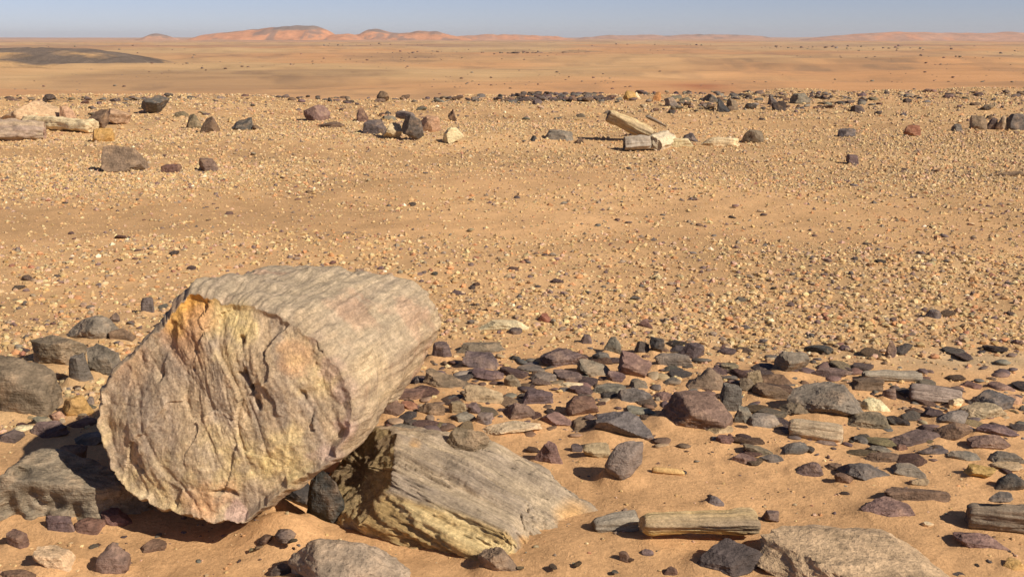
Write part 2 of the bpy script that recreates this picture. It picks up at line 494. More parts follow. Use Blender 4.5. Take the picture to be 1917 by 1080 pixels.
def log_mesh(name, secs, n, m, k, colfn, ridge=0.012, ridge_f=16.0, rough=0.012, cap=0.02, seed=1, bulge=0.0, dents=(), mats=None, capfn=None, splint=0.0, al_f=1.6, fillet=0.0, lump=0.0):
    """a length of petrified trunk lofted through closed sections; broken ends with relief. Returns (mesh, matrix) with local X along the grain"""
    S = resample(secs, n)
    C0, C1 = S[0].mean(0), S[-1].mean(0)
    ax = (C1 - C0) / np.linalg.norm(C1 - C0)
    Lg = np.linalg.norm(C1 - C0)
    ks = len(S)
    vs = np.linspace(0, 1, m + 1)
    rings = []
    for v in vs:
        t = v * (ks - 1); i = min(int(t), ks - 2); f = t - i
        rings.append(S[i] * (1 - f) + S[i + 1] * f)
    R = np.array(rings)                                             # (m+1, n, 3)
    cen = R.mean(1, keepdims=True)
    radial = R - cen
    radial -= (radial @ ax)[..., None] * ax
    rl = np.linalg.norm(radial, axis=2, keepdims=True)
    rd = radial / rl
    P = R.reshape(-1, 3)
    along = ((P - C0) @ ax)
    perp = P - C0 - along[:, None] * ax
    q = perp * ridge_f + along[:, None] * ax * al_f
    h = ridge * fbm(q, seed, 4, 0.6) - 0.7 * ridge * np.clip(1 - np.abs(fbm(q * 1.3 + 5, seed + 3, 3)) * 5, 0, 1)
    h += rough * fbm(P * 7, seed + 7, 4)
    if splint:
        tq = fbm(perp * ridge_f * .55 + along[:, None] * ax * 1.1 + 3, seed + 41, 3) * 3
        fl = np.floor(tq); fr = tq - fl
        h += splint * (fl + sstep(.86, 1.0, fr))
    vv = np.repeat(vs, n)
    h += bulge * np.sin(np.pi * vv)
    edge = np.minimum(vv, 1 - vv) * Lg
    h -= 0.005 * np.exp(-edge / 0.008) * (1 + noise(P * 30, seed + 8))
    h -= fillet * np.exp(-(edge / .035) ** 1.5) * (1 + .6 * fbm(P * 9, seed + 51, 3))
    h += lump * fbm(P * 2.6, seed + 52, 3)
    SV = P + rd.reshape(-1, 3) * h[:, None]
    verts = [SV]; faces = []
    ii = np.arange(m)[:, None] * n; jj = np.arange(n)[None, :]; j2 = (jj + 1) % n
    faces.append(np.stack([ii + jj, ii + j2, ii + n + j2, ii + n + jj], -1).reshape(-1, 4))
    tris = []
    region = [np.zeros(len(SV))]
    base = len(SV)
    for e in (0, 1):
        rim = SV[:n] if e == 0 else SV[-n:]
        c = rim.mean(0)
        nrm = -ax if e == 0 else ax
        ring_idx = np.arange(n) if e == 0 else np.arange(n) + m * n
        kk = k if e == 0 else max(k // 2, 4)
        prev = ring_idx
        for g in range(1, kk):
            s = 1 - g / kk
            Q = c + (rim - c) * s
            w = min(1.0, g / (kk * 0.06))
            d = cap * fbm(Q * 9, seed + 31, 5, 0.6) + 0.35 * cap * fbm(Q * 34, seed + 33, 3)
            if capfn is not None and e == 0:
                d = capfn(Q, s)
            verts.append(Q + nrm * (d * w)[:, None])
            region.append(np.full(n, 1.0 + e))
            cur = base + np.arange(n)
            base += n
            a, b2 = prev, np.roll(prev, -1)
            cc, dd = cur, np.roll(cur, -1)
            faces.append(np.stack([a, cc, dd, b2], -1) if e == 0 else np.stack([a, b2, dd, cc], -1))
            prev = cur
        verts.append(c[None] + nrm * 0.0); region.append(np.array([1.0 + e]))
        ci = base; base += 1
        tris.append(np.stack([prev, np.full(n, ci), np.roll(prev, -1)], -1) if e == 0 else np.stack([prev, np.roll(prev, -1), np.full(n, ci)], -1))
    V = np.concatenate(verts); reg = np.concatenate(region)
    for (pts, w, dep) in dents:                                      # cracks and pits: (polyline, width, depth)
        pts = np.array(pts); best = np.full(len(V), 9.0)
        wob = V + 0.012 * np.stack([noise(V * 25, 61), noise(V * 25, 62), noise(V * 25, 63)], 1)
        for a, b2 in zip(pts[:-1], pts[1:]):
            t = np.clip(((wob - a) @ (b2 - a)) / max(np.dot(b2 - a, b2 - a), 1e-9), 0, 1)
            best = np.minimum(best, np.linalg.norm(wob - a - t[:, None] * (b2 - a), axis=1))
        V = V + (ax[None] * (dep * np.exp(-(best / w) ** 2))[:, None]) * (reg == 1)[:, None]
    col = colfn(V, reg, C0, ax, Lg)
    up = np.array([0, 0, 1.0]); yv = np.cross(up, ax); yv /= np.linalg.norm(yv); zv = np.cross(ax, yv)
    Rm = np.stack([ax, yv, zv], 1)
    org = np.array([(C0[0] + C1[0]) / 2, (C0[1] + C1[1]) / 2, V[:, 2].min()])
    VL = (V - org) @ Rm
    me = mesh_from(name, VL, faces + tris, (mats or [M_LOG])[0], True, col)
    if mats and len(mats) > 1:
        me.materials.append(mats[1])
        mi = []
        for f in faces + tris:
            mi.append((reg[f].max(1) > 0.5).astype(np.int32))
        me.polygons.foreach_set('material_index', np.concatenate(mi))
    M = Matrix(((Rm[0, 0], Rm[0, 1], Rm[0, 2], org[0]), (Rm[1, 0], Rm[1, 1], Rm[1, 2], org[1]), (Rm[2, 0], Rm[2, 1], Rm[2, 2], org[2]), (0, 0, 0, 1)))
    return me, M

def ring_section(c, ax, ry, rz, k=10, seed=0, rough=0.2):
    """a roughly round section of a trunk round point c, facing along ax"""
    r = np.random.default_rng(seed)
    up = np.array([0, 0, 1.0]); yv = np.cross(up, ax); yv /= np.linalg.norm(yv); zv = np.cross(ax, yv)
    out = []
    for i in range(k):
        a = 2 * math.pi * i / k
        f = 1 + r.uniform(-rough, rough)
        out.append(c + yv * math.cos(a) * ry * f + zv * math.sin(a) * rz * f)
    return out

def streak_cols(cols, end=None, f=(14, 14, 14), seed=3):
    """colour function: bands along the grain between the given colours"""
    def fn(V, reg, C0, ax, L):
        al = (V - C0) @ ax
        pp = V - C0 - al[:, None] * ax
        q = pp * f[0] + al[:, None] * ax * 1.0
        t = np.clip(0.5 + 0.8 * fbm(q, seed, 3), 0, 1)
        c = mixc(cols[0], cols[1], t)
        if len(cols) > 2:
            c = c * (1 - sstep(.1, .6, fbm(q * 0.7 + 9, seed + 5, 3))[:, None]) + np.array(cols[2]) * sstep(.1, .6, fbm(q * 0.7 + 9, seed + 5, 3))[:, None]
        e = np.array(end if end is not None else cols[0])
        u = np.clip(0.5 + 0.5 * fbm(V * 12, seed + 9, 3), 0, 1)
        ce = e[None] * (0.7 + 0.6 * u[:, None])
        return np.where((reg > 0.5)[:, None], ce, c)
    return fn

def log_piece(x0, y0, x1, y1, r0, r1, lift0, lift1, cols, name, label, dY=0.0, k=9, end=None, group=None, cat='petrified log', seed=1, n=72, m=36, flatk=0.85, ridge=None):
    """a short trunk piece: ends' centres at pixels (x0,y0), (x1,y1), pixel radii r0, r1; lift = height of the underside over the ground"""
    ends = []
    for (x, y, r, l, s) in ((x0, y0, r0, lift0, 0), (x1, y1, r1, lift1, 1)):
        P = at_ground(x, y + r * 0.6)
        for _ in range(4):
            dep = to_pixel(P)[2]
            rad = r * dep / F
            g = float(gz(P[0], P[1])[0])
            P = at_ground(x, y, g + l + rad * flatk)
        ends.append((P, rad))
    (P0, ra), (P1, rb) = ends
    P1 = P1 + np.array([0, dY, 0])
    ax = (P1 - P0) / np.linalg.norm(P1 - P0)
    mid = (P0 + P1) / 2
    secs = [ring_section(P0, ax, ra, ra * flatk, k, seed), ring_section(mid + np.array([0, 0, 0.04 * ra]), ax, (ra + rb) / 2 * 1.06, (ra + rb) / 2 * flatk * 1.04, k, seed), ring_section(P1, ax, rb, rb * flatk, k, seed)]
    big = max(ra, rb)
    me, M = log_mesh(name, secs, n, m, 12, streak_cols(cols, end, seed=seed), ridge=ridge if ridge else big * 0.10, ridge_f=2.2 / big, rough=big * 0.17, cap=big * 0.34, seed=seed, splint=big * .06, al_f=.8)
    o = link(name, me, label, cat, group)
    o.matrix_world = M
    return o

# ------------------------------------------------------------------ ground sheet
def gravel_cover(x, y):
    """0..1: how thickly pebbles cover the desert floor here"""
    p = np.stack([x, y, x * 0], 1)
    r = np.hypot(x, y)
    bx = x / np.maximum(y, 0.1)
    start = 5.25 - 0.9 * sstep(-.05, -.35, bx) + 0.55 * sstep(.2, .45, bx) * 0 + 0.35 * noise(p * 0.8, 41)
    c = sstep(-0.45, 0.45, r - start)
    band = sstep(8.0, 8.8, r + 0.5 * noise(p * 0.35, 42)) * (1 - sstep(10.8, 13.0, r + 0.9 * noise(p * 0.3, 43)))
    c = c * (1 - 0.66 * band)
    c = c * (0.70 + 0.30 * np.clip(fbm(p * np.array([0.3, 0.6, 1]), 44, 3) * 2, -1, 1))
    return np.clip(c, 0, 1)

def ground_colour(x, y):
    p = np.stack([x, y, x * 0], 1)
    r = np.hypot(x, y)
    g = gravel_cover(x, y)
    sand = np.array([.60, .352, .168]); mat = np.array([.53, .35, .178])
    c = mixc(sand, mat, g)
    t = np.clip(.5 + .9 * fbm(p * 0.55, 51, 4), 0, 1)
    c = c * (0.86 + 0.24 * t[:, None]) * (1 + .10 * fbm(p * 3.1, 54, 3))[:, None]
    # a paler fine-sand bank near the right edge of the gravel
    b = np.exp(-(((x - 2.25) / 0.55) ** 2 + ((y - 5.0) / 0.14) ** 2))
    c = mixc(np.array([1, 1, 1]), np.array([1, 1, 1]), b) * c * (1 - b[:, None]) + np.array([.56, .39, .22]) * b[:, None]
    # beyond the rim: orange sand plain, streaked tan and grey-brown
    far = sstep(34, 60, r)
    q = np.stack([x * 0.009, y * 0.006, x * 0], 1)
    o1 = np.array([.58, .31, .145]); o2 = np.array([.56, .36, .18]); o3 = np.array([.30, .19, .11])
    t1 = np.clip(.5 + 1.3 * fbm(q, 52, 4) + 0.5 * (1 - np.exp(-(r / 420))) - 0.35, 0, 1)
    cf = mixc(o1, o2, t1)
    t2 = sstep(.12, .6, fbm(np.stack([x * 0.020, y * 0.011, x * 0], 1), 53, 5, .6)) * 0.5 + sstep(.1, .6, fbm(np.stack([x * .09, y * .03, x * 0], 1), 58, 4, .65)) * .38
    cf = cf * (1 - t2[:, None]) + o3 * t2[:, None]
    t4 = sstep(.05, .5, fbm(np.stack([x * 0.0018, y * 0.0035, x * 0], 1), 57, 4)) * sstep(400, 900, r) * 0.6
    cf = cf * (1 - t4[:, None]) + np.array([.34, .20, .13]) * t4[:, None]
    t3 = sstep(1200, 3500, r)
    cf = cf * (1 - 0.35 * t3[:, None]) + np.array([.55, .29, .19]) * 0.35 * t3[:, None]
    # reddish stony patch on the slope beyond the rim
    rp = np.exp(-(((x - 34) / 5.0) ** 2 + ((y - 205) / 14) ** 2)) * 0.6
    cf = cf * (1 - rp[:, None]) + np.array([.34, .10, .05]) * rp[:, None]
    return c * (1 - far[:, None]) + cf * far[:, None]

def build_ground():
    rad = [0.0, 0.6, 1.2, 1.7]
    while rad[-1] < 8.0: rad.append(rad[-1] + 0.0075 + 0.0030 * rad[-1])
    while rad[-1] < 40: rad.append(rad[-1] * 1.0075)
    while rad[-1] < 11000: rad.append(rad[-1] * 1.019)
    rad = np.array(rad[1:])
    half = math.radians(36)
    th = np.concatenate([np.linspace(-half, half, 440), np.linspace(half, 2 * math.pi - half, 44)[1:-1]])
    n, m = len(th), len(rad)
    X = (rad[:, None] * np.sin(th)[None]).ravel(); Y = (rad[:, None] * np.cos(th)[None]).ravel()
    Z = gz(X, Y)
    V = np.stack([X, Y, Z], 1)
    C = ground_colour(X, Y)
    i = np.arange(m - 1)[:, None] * n; j = np.arange(n)[None]; j2 = (j + 1) % n
    q = np.stack([i + j, i + n + j, i + n + j2, i + j2], -1).reshape(-1, 4)[:, ::-1]
    V = np.vstack([V, [[0, 0, float(gz(0, 0)[0])]]]); C = np.vstack([C, C[:1]])
    tri = np.stack([np.arange(n), (np.arange(n) + 1) % n, np.full(n, m * n)], -1)[:, ::-1]
    me = mesh_from('ground', V, [q, tri], M_GROUND, True, C)
    o = link('ground', me, 'orange desert ground of sand and gravel running to the horizon', None, None, 'structure')
build_ground()

# ------------------------------------------------------------------ hills on the horizon
def hill(D, depth, prof, base, c_low, c_top, label, capf=0.6, seed=1, skew=0.0, nx=160, nv=40, p=2.2, rug=0.22, rugt=1.1, nzk=.25):
    prof = np.array(prof, float)
    px = np.linspace(prof[0, 0], prof[-1, 0], nx)
    py = np.interp(px, prof[:, 0], prof[:, 1])
    py = py + rugt * fbm(np.stack([px * .09, px * 0 + seed, px * 0], 1), seed + 2, 4, .6)
    for _ in range(1): py[1:-1] = .25 * py[:-2] + .5 * py[1:-1] + .25 * py[2:]
    x = (px - PW / 2) / F * D / CP * 1.0
    ang = PITCH + np.arctan((py - PH / 2) / F)
    zt = CAM_H - D * np.tan(ang)
    v = np.linspace(-1, 1, nv)
    XX = np.repeat(x[None], nv, 0) + v[:, None] * depth * skew
    prof_v = np.clip(1 - np.abs(v) ** p, 0, 1)[:, None]
    YY = D + v[:, None] * depth * 0.5 + np.zeros_like(XX)
    pn = np.stack([XX.ravel() / depth * 5, YY.ravel() / depth * 5, np.zeros(XX.size)], 1)
    er = fbm(pn, seed, 4).reshape(XX.shape)
    hgt = np.clip(zt - base, 0.1, None)[None] * np.clip(prof_v * (1 - rug * (1 - prof_v)) + rug * er * (1 - prof_v), 0, None)
    ZZ = base + hgt
    t = hgt / max((zt - base).max(), 1e-6)
    nz_ = fbm(pn * 1.7, seed + 4, 4).reshape(XX.shape)
    tt = np.maximum(sstep(capf - .12, capf + .12, (t + nzk * nz_)), .75 * sstep(.15, .5, fbm(pn * np.array([2.6, .9, 1]), seed + 6, 4, .6).reshape(XX.shape))).ravel()
    C = mixc(np.array(c_low), np.array(c_top), tt)
    C = C * (1 + .16 * fbm(pn * 3, seed + 8, 3))[:, None]
    V = np.stack([XX.ravel(), YY.ravel(), ZZ.ravel()], 1)
    org = np.array([x.mean(), D, base])
    i = np.arange(nv - 1)[:, None] * nx; j = np.arange(nx - 1)[None]
    q = np.stack([i + j, i + j + 1, i + nx + j + 1, i + nx + j], -1).reshape(-1, 4)
    me = mesh_from('hill', V - org, q, M_FAR, True, C)
    o = link('hill', me, label, None, None, 'structure')
    o.location = org
ORG, DKB = (.60, .27, .125), (.24, .165, .125)
PNK = (.50, .27, .16)
hill(3000, 420, [(372, 84), (392, 77), (415, 66), (440, 63), (480, 58), (535, 52), (575, 48.5), (605, 48.5), (625, 55), (640, 66), (668, 64), (700, 72), (730, 84)], -16, ORG, DKB, 'long orange mesa with a dark cap on the horizon', .74, 3)
hill(2800, 260, [(262, 86), (285, 80), (305, 72), (326, 63), (342, 67), (360, 74), (385, 84)], -16, PNK, DKB, 'small dark pointed hill beside the long mesa', .72, 5, nx=80)
hill(3100, 380, [(640, 84), (672, 68), (690, 64), (706, 56), (718, 54), (735, 59), (758, 63), (778, 61), (795, 58), (828, 60), (850, 67), (880, 72), (905, 84)], -16, ORG, DKB, 'orange butte and sand slope next to the long mesa', .84, 7)
hill(3600, 420, [(820, 84), (850, 69), (905, 65), (960, 65), (990, 66.5), (1040, 69), (1100, 80)], -18, ORG, PNK, 'low orange ridge between the butte and the flat horizon', .95, 9)
hill(4200, 500, [(1040, 84), (1085, 71), (1130, 66), (1165, 67), (1200, 65), (1230, 67.5), (1290, 65), (1340, 65), (1400, 68), (1470, 82)], -20, PNK, DKB, 'faint low rise along the middle of the horizon', .97, 11)
hill(3400, 420, [(1430, 84), (1500, 71), (1545, 66), (1590, 63), (1640, 60), (1720, 62), (1800, 63), (1840, 60), (1880, 63), (1960, 68), (2050, 84)], -18, PNK, ORG, 'pinkish low ridge at the far right of the horizon', .9, 13)
hill(5200, 600, [(-160, 84), (-80, 74), (40, 78), (160, 77), (250, 73), (330, 74), (420, 84)], -20, PNK, DKB, 'hazy low ridge behind the dark stony mound', .97, 15)
hill(385, 175, [(-190, 128), (-120, 104), (-60, 98), (0, 93), (60, 91), (105, 89.5), (150, 91), (190, 93), (235, 99), (275, 107), (300, 115), (330, 132)], -11.5, (.46, .28, .13), (.155, .115, .085), 'dark stony mound rising from the sandy plain at left', .55, 17, p=2.0, rug=.5, nv=90, rugt=2.2, nzk=.6)

# ------------------------------------------------------------------ the great petrified log
nrm = np.array([-.22, -.93, .29]); nrm /= np.linalg.norm(nrm)
LIP = at_depth(390, 983, 3.02)
fpx = [(395, 546), (480, 562), (545, 585), (580, 612), (628, 675), (656, 740), (654, 795), (618, 858), (545, 908), (490, 950), (440, 973), (390, 983),
       (330, 966), (262, 952), (225, 925), (203, 880), (195, 835), (176, 790), (176, 745), (200, 695), (245, 640), (305, 580), (345, 550)]
FR = [on_plane(x, y, LIP, nrm) for x, y in fpx]
FC = np.mean(FR, 0)
FR = [FC + (p_ - FC) * 1.028 for p_ in FR]
AX = np.array([.36, .93, 0.02]); AX /= np.linalg.norm(AX)
LEN = 1.02
BP = LIP + AX * LEN
bpx = {0: (560, 505), 1: (650, 497), 2: (735, 508), 3: (790, 530), 4: (818, 562), 5: (823, 602), 6: (806, 650), 7: (775, 702)}
bn = nrm + np.array([0, 0, -.12]); bn /= np.linalg.norm(bn)
BK = []
off = None
for i in range(len(FR)):
    if i in bpx:
        BK.append(on_plane(*bpx[i], BP, bn))
    else:
        BK.append(None)
shift7 = BK[7] - FR[7]; shift0 = BK[0] - FR[0]
hid = [i for i in range(len(FR)) if BK[i] is None]
for k_, i in enumerate(hid):
    t = (k_ + 1) / (len(hid) + 1)
    BK[i] = FR[i] + shift7 * (1 - t) + shift0 * t
    if BK[i][2] < 0.03: BK[i][2] = 0.03
def fp(x, y): return on_plane(x, y, LIP, nrm)
cracks = [
    ([fp(455, 640), fp(466, 668), fp(470, 705), fp(484, 735), fp(497, 765)], .009, .06),
    ([fp(450, 700), fp(468, 706)], .006, .02),
    ([fp(368, 690), fp(392, 680), fp(415, 686)], .007, .04),
    ([fp(308, 690), fp(305, 730)], .005, .014),
    ([fp(560, 735), fp(566, 770)], .008, .05), ([fp(560, 740), fp(562, 746)], .016, .03),
    ([fp(335, 840), fp(375, 832), fp(415, 820)], .005, .018),
    ([fp(255, 870), fp(290, 890), fp(330, 915)], .006, .02),
    ([fp(350, 920), fp(400, 916), fp(460, 925)], .007, .02),
    ([fp(596, 640), fp(602, 648)], .010, .03),
    ([fp(525, 660), fp(540, 700), fp(560, 730)], .007, .018), ([fp(370, 610), fp(382, 640)], .006, .014),
]
def great_cap(Q, s):
    d = Q - LIP
    uax = np.array([1, 0, 0]) - nrm * nrm[0]; uax /= np.linalg.norm(uax); vax = np.cross(nrm, uax)
    u, v = d @ uax, d @ vax
    w = np.stack([u + .05 * noise(Q * 4, 71), v, u * 0], 1)
    fib = fbm(np.stack([w[:, 0] * 20 + w[:, 1] * 6, w[:, 1] * 5, u * 0], 1), 72, 4, .6)
    rs = np.random.default_rng(404)
    sx, sy = rs.uniform(-.75, .75, 75), rs.uniform(-.15, .85, 75)
    slx, sly = rs.uniform(-.13, .13, 75), rs.uniform(-.11, .11, 75); o_ = rs.uniform(-.003, .003, 75)
    wu = u + .03 * fbm(Q * 8, 77, 3); wv = v * .62 + .03 * fbm(Q * 8, 78, 3) + .18 * u
    best = np.full(len(u), 9.0); fac = np.zeros(len(u))
    for k in range(75):
        dd = np.hypot(wu - sx[k], wv - sy[k] * .62)
        nb = dd < best
        best = np.where(nb, dd, best); fac = np.where(nb, slx[k] * (wu - sx[k]) + sly[k] * (wv - sy[k] * .62) + o_[k], fac)
    h = 0.005 * fib + fac + 0.014 * fbm(Q * 5, 73, 3) + 0.0045 * fbm(Q * 24, 74, 4, .65)
    h += 0.035 * sstep(0.0, 0.5, 1 - s) - 0.01
    h -= 0.004 * np.clip(1 - np.abs(fbm(np.stack([w[:, 0] * 13 + w[:, 1] * 4, w[:, 1] * 3.4, u * 0], 1), 76, 3)) * 5, 0, 1)
    return h
def great_cols(V, reg, C0, ax, L):
    def blob(x, y, r, s=1.0):
        d = np.linalg.norm(V - fp(x, y), axis=1) + 0.045 * fbm(V * 11, 81, 3)
        return np.clip(s * (1 - sstep(r * .35, r, d)), 0, 1)
    uax = np.array([1, 0, 0]) - nrm * nrm[0]; uax /= np.linalg.norm(uax); vax = np.cross(nrm, uax)
    u, v = (V - LIP) @ uax, (V - LIP) @ vax
    grey, tan, yel, ylo = np.array([.315, .238, .165]), np.array([.415, .30, .18]), np.array([.62, .46, .20]), np.array([.56, .31, .08])
    org, pur, pale = np.array([.50, .27, .13]), np.array([.40, .26, .22]), np.array([.52, .40, .245])
    fib = fbm(np.stack([u * 24 + v * 7, v * 6, u * 0], 1), 82, 4, .6)
    c = mixc(grey, tan, np.clip(.45 + .9 * fib, 0, 1))
    def put(c, col, w): return c * (1 - w[:, None]) + np.array(col) * w[:, None]
    sp = np.clip(.5 + 1.2 * fbm(V * 22, 83, 3), 0, 1)
    c = put(c, org, blob(330, 620, .11, .5)); c = put(c, org, blob(250, 690, .11, .25)); c = put(c, org, blob(355, 655, .09, .35))
    c = put(c, ylo, blob(365, 562, .10, 1)); c = put(c, ylo, blob(325, 590, .08, .75)); c = put(c, yel, blob(410, 590, .08, .6)); c = put(c, org, blob(375, 592, .07, .7))
    for x, y, r, s in ((455, 590, .075, .9), (430, 575, .06, .6), (470, 620, .06, .7), (440, 670, .07, .5), (300, 930, .13, .6), (460, 850, .14, .7), (540, 850, .12, .65), (400, 880, .14, .6), (590, 700, .08, .6), (560, 640, .08, .4), (200, 800, .07, .6), (230, 900, .07, .7), (520, 890, .1, .6)):
        c = put(c, yel, blob(x, y, r, s * .8) * (.25 + .75 * sp))
    c = put(c, (.58, .32, .15), blob(385, 940, .09, .65)); c = put(c, (.56, .32, .17), blob(420, 930, .06, .5))
    c = put(c, pale, blob(270, 945, .07, .7)); c = put(c, pale, blob(430, 965, .07, .8)); c = put(c, pur, blob(440, 945, .04, .7))
    c = put(c, org, blob(555, 665, .07, .5))
    for x, y, r in ((590, 625, .05), (625, 680, .05), (648, 730, .055), (652, 775, .05), (640, 805, .06), (610, 845, .06)):
        c = put(c, pur, blob(x, y, r * .8, .4))
    # flanks: pale grey wood with cream streaks and grey-blue bark on top
    al = (V - C0) @ ax; pp = V - C0 - al[:, None] * ax
    q = pp * 19 + al[:, None] * ax * .5
    s1 = np.clip(.5 + .9 * fbm(q, 84, 4, .6), 0, 1)
    side = mixc(np.array([.34, .25, .16]), np.array([.54, .405, .24]), s1)
    upz = sstep(.46, .60, V[:, 2] + .06 * fbm(V * 5, 85, 3))
    side = put(side, np.array([.33, .262, .185]), upz * .6)
    side = put(side, (.42, .25, .16), sstep(.15, .6, fbm(V * 6, 86, 3)) * .45)
    wr = (1 - sstep(.0, .13, al + .07 * fbm(V * 8, 87, 3))) * .8
    side = side * (1 - wr[:, None]) + c * wr[:, None]
    return np.where((reg > 0.5)[:, None], c, side)
me, M = log_mesh('petrified_log', [FR, BK], 420, 110, 120, great_cols, ridge=.011, ridge_f=18, rough=.018, cap=.03, seed=11, bulge=.02, al_f=.6, fillet=.016, lump=.03, dents=cracks, mats=[M_LOG, M_LOGFACE], capfn=great_cap)
o = link('petrified_log', me, 'great petrified log with its broad broken yellow and brown end toward the viewer', 'petrified log')
o.matrix_world = M

# ------------------------------------------------------------------ the grey log lying in front of it
def low(p, z): p = np.array(p, float); p[2] = z; return p
s0 = [at_depth(745, 797, 3.46), at_depth(730, 910, 3.14), at_depth(672, 984, 3.10), low(at_depth(612, 1000, 3.26), -.03), at_depth(618, 895, 3.50), at_depth(648, 840, 3.60), at_depth(712, 792, 3.60)]
s1 = [at_depth(930, 822, 3.46), at_depth(836, 962, 3.035), at_depth(790, 1020, 3.01), low(at_depth(770, 1040, 3.1), -.10), low(at_depth(760, 980, 3.3), -.10), low(at_depth(800, 900, 3.5), -.08), at_depth(900, 818, 3.52)]
s2 = [at_depth(1030, 878, 3.40), at_depth(935, 1008, 2.945), at_depth(903, 1050, 2.93), low(at_depth(900, 1065, 3.0), -.12), low(at_depth(900, 1000, 3.2), -.12), low(at_depth(930, 930, 3.4), -.1), low(at_depth(1010, 900, 3.45), -.02)]
s3 = [at_depth(1122, 968, 3.24), low(at_depth(985, 1040, 2.95), -.01), low(at_depth(960, 1055, 2.93), -.06), low(at_depth(960, 1070, 3.0), -.14), low(at_depth(960, 1020, 3.1), -.14), low(at_depth(1000, 980, 3.2), -.12), low(at_depth(1110, 960, 3.27), -.08)]
YC = [at_depth(690, 962, 3.1), at_depth(920, 1035, 2.93)]
def grey_cols(V, reg, C0, ax, L):
    al = (V - C0) @ ax; pp = V - C0 - al[:, None] * ax
    q = pp * 22 + al[:, None] * ax * .6
    s1_ = np.clip(.5 + .9 * fbm(q, 91, 4, .6), 0, 1)
    c = mixc(np.array([.265, .207, .15]), np.array([.41, .315, .205]), s1_)
    c = c * (1 - .5 * sstep(.1, .6, fbm(V * 5, 92, 3))[:, None]) + np.array([.42, .27, .15]) * .5 * sstep(.1, .6, fbm(V * 5, 92, 3))[:, None]
    a, b = np.array(YC[0]), np.array(YC[1])
    t = np.clip((V - a) @ (b - a) / np.dot(b - a, b - a), 0, 1)
    d = np.linalg.norm(V - a - t[:, None] * (b - a), axis=1)
    w = 1 - sstep(.06, .095, d + .02 * fbm(q, 93, 3))
    ye = mixc(np.array([.35, .235, .10]), np.array([.61, .46, .225]), np.clip(.5 + 1.1 * fbm(q * 1.6, 94, 3), 0, 1))
    c = c * (1 - w[:, None]) + ye * w[:, None]
    for x, y, Y, r in ((1080, 965, 3.2, .10), (770, 840, 3.4, .05), (1010, 1025, 3.0, .07)):
        d = np.linalg.norm(V - at_depth(x, y, Y), axis=1) + .04 * fbm(V * 10, 95, 3)
        w = (1 - sstep(r * .3, r, d)) * .7
        c = c * (1 - w[:, None]) + np.array([.55, .31, .11]) * w[:, None]
    e = mixc(np.array([.26, .18, .10]), np.array([.40, .29, .14]), np.clip(.5 + fbm(V * np.array([14, 14, 5]), 96, 3), 0, 1))
    return np.where((reg > 0.5)[:, None], e, c)
me, M = log_mesh('petrified_log', [s0, s1, s2, s3], 260, 150, 40, grey_cols, ridge=.010, ridge_f=34, rough=.010, cap=.03, seed=23, splint=.009, al_f=.55)
o = link('petrified_log', me, 'grey petrified log with a yellow grained flank, half sunk in sand under the great log', 'petrified log')
o.matrix_world = M

# ------------------------------------------------------------------ single logs, boulders and stones (boxes measured in the photograph)
REG = {'p': (0, 0, 1), '1': (0, 460, .3339), '2': (0, 720, .3339), '3': (500, 460, .3339), '4': (500, 720, .3339), '5': (900, 560, .27126), '6': (1400, 560, .26969),
       '7': (1000, 790, .27126), '8': (1400, 790, .26969), 'A': (0, 160, .25039), 'B': (540, 160, .2191), 'C': (960, 150, .26082), 'D': (1440, 150, .24883), 'T': (700, 620, .18888)}
def box(reg, x0, y0, x1, y1):
    a, b, s = REG[reg]
    return a + x0 * s, b + y0 * s, a + x1 * s, b + y1 * s
def S(reg, x0, y0, x1, y1, color, style, label, name='stone', cat='stone', group='dark stones scattered on the sand', **kw):
    return stone(*box(reg, x0, y0, x1, y1), color, style, name, label, cat, group, **kw)

# foreground pieces
S('2', -260, 380, 860, 800, 'brownrock', 'cobble', 'pitted grey rock half in the shadow of the great log', 'boulder', 'rock', None, dk=.36, sink=.3, pits=[(8, 952), (45, 948), (62, 940), (96, 948), (128, 962), (22, 974), (45, 872), (75, 968)])
S('1', -160, 590, 315, 965, 'olive', 'cobble', 'rough brown rounded boulder cut by the left edge', 'boulder', 'rock', None, sink=.25)
S('1', 145, 498, 470, 690, 'olive', 'slab', 'dark layered slab of wood lying behind the brown boulder', 'flat_stone', group='stones behind the great log')
S('1', 315, 385, 625, 545, 'gray', 'round', 'smooth grey flat-topped stone, farthest of the cluster behind the great log', group='stones behind the great log')
S('1', 365, 615, 525, 785, 'slate', 'chunk', 'small grey angular stone at the front of the cluster behind the great log', group='stones behind the great log')
S('1', 475, 560, 660, 745, 'gray', 'block', 'grey brown block touching the upper edge of the great log', group='stones behind the great log')
S('1', 785, 295, 865, 385, 'slate', 'chunk', 'small grey stone alone on gravel above the orange corner of the great log', group='stones behind the great log')
S('1', 600, 465, 745, 535, 'brown', 'slab', 'thin brown sliver beside the smooth flat-topped stone', group='stones behind the great log')
S('1', 600, 380, 665, 440, 'dark', 'chunk', 'tiny dark stone at the tip of the smooth flat-topped stone', group='stones behind the great log')
S('1', 325, 835, 510, 965, 'ochre', 'slab', 'ochre yellow wood chip between brown boulder and great log', 'wood_chip', 'wood chip', 'chips left of the great log')
S('1', 20, 1000, 195, 1055, 'cream', 'slab', 'pale cream chip below the brown boulder', 'wood_chip', 'wood chip', 'chips left of the great log')
S('1', 105, 975, 350, 1085, 'purple', 'slab', 'long purple brown slab beside the pale cream chip', 'flat_stone', group='chips left of the great log')
S('1', -60, 1030, 115, 1110, 'purple', 'slab', 'purple slab at the left edge under the cream chip', 'flat_stone', group='chips left of the great log')
S('1', 170, 955, 285, 1012, 'greygreen', 'slab', 'small grey green flat chip under the brown boulder', 'wood_chip', 'wood chip', 'chips left of the great log')
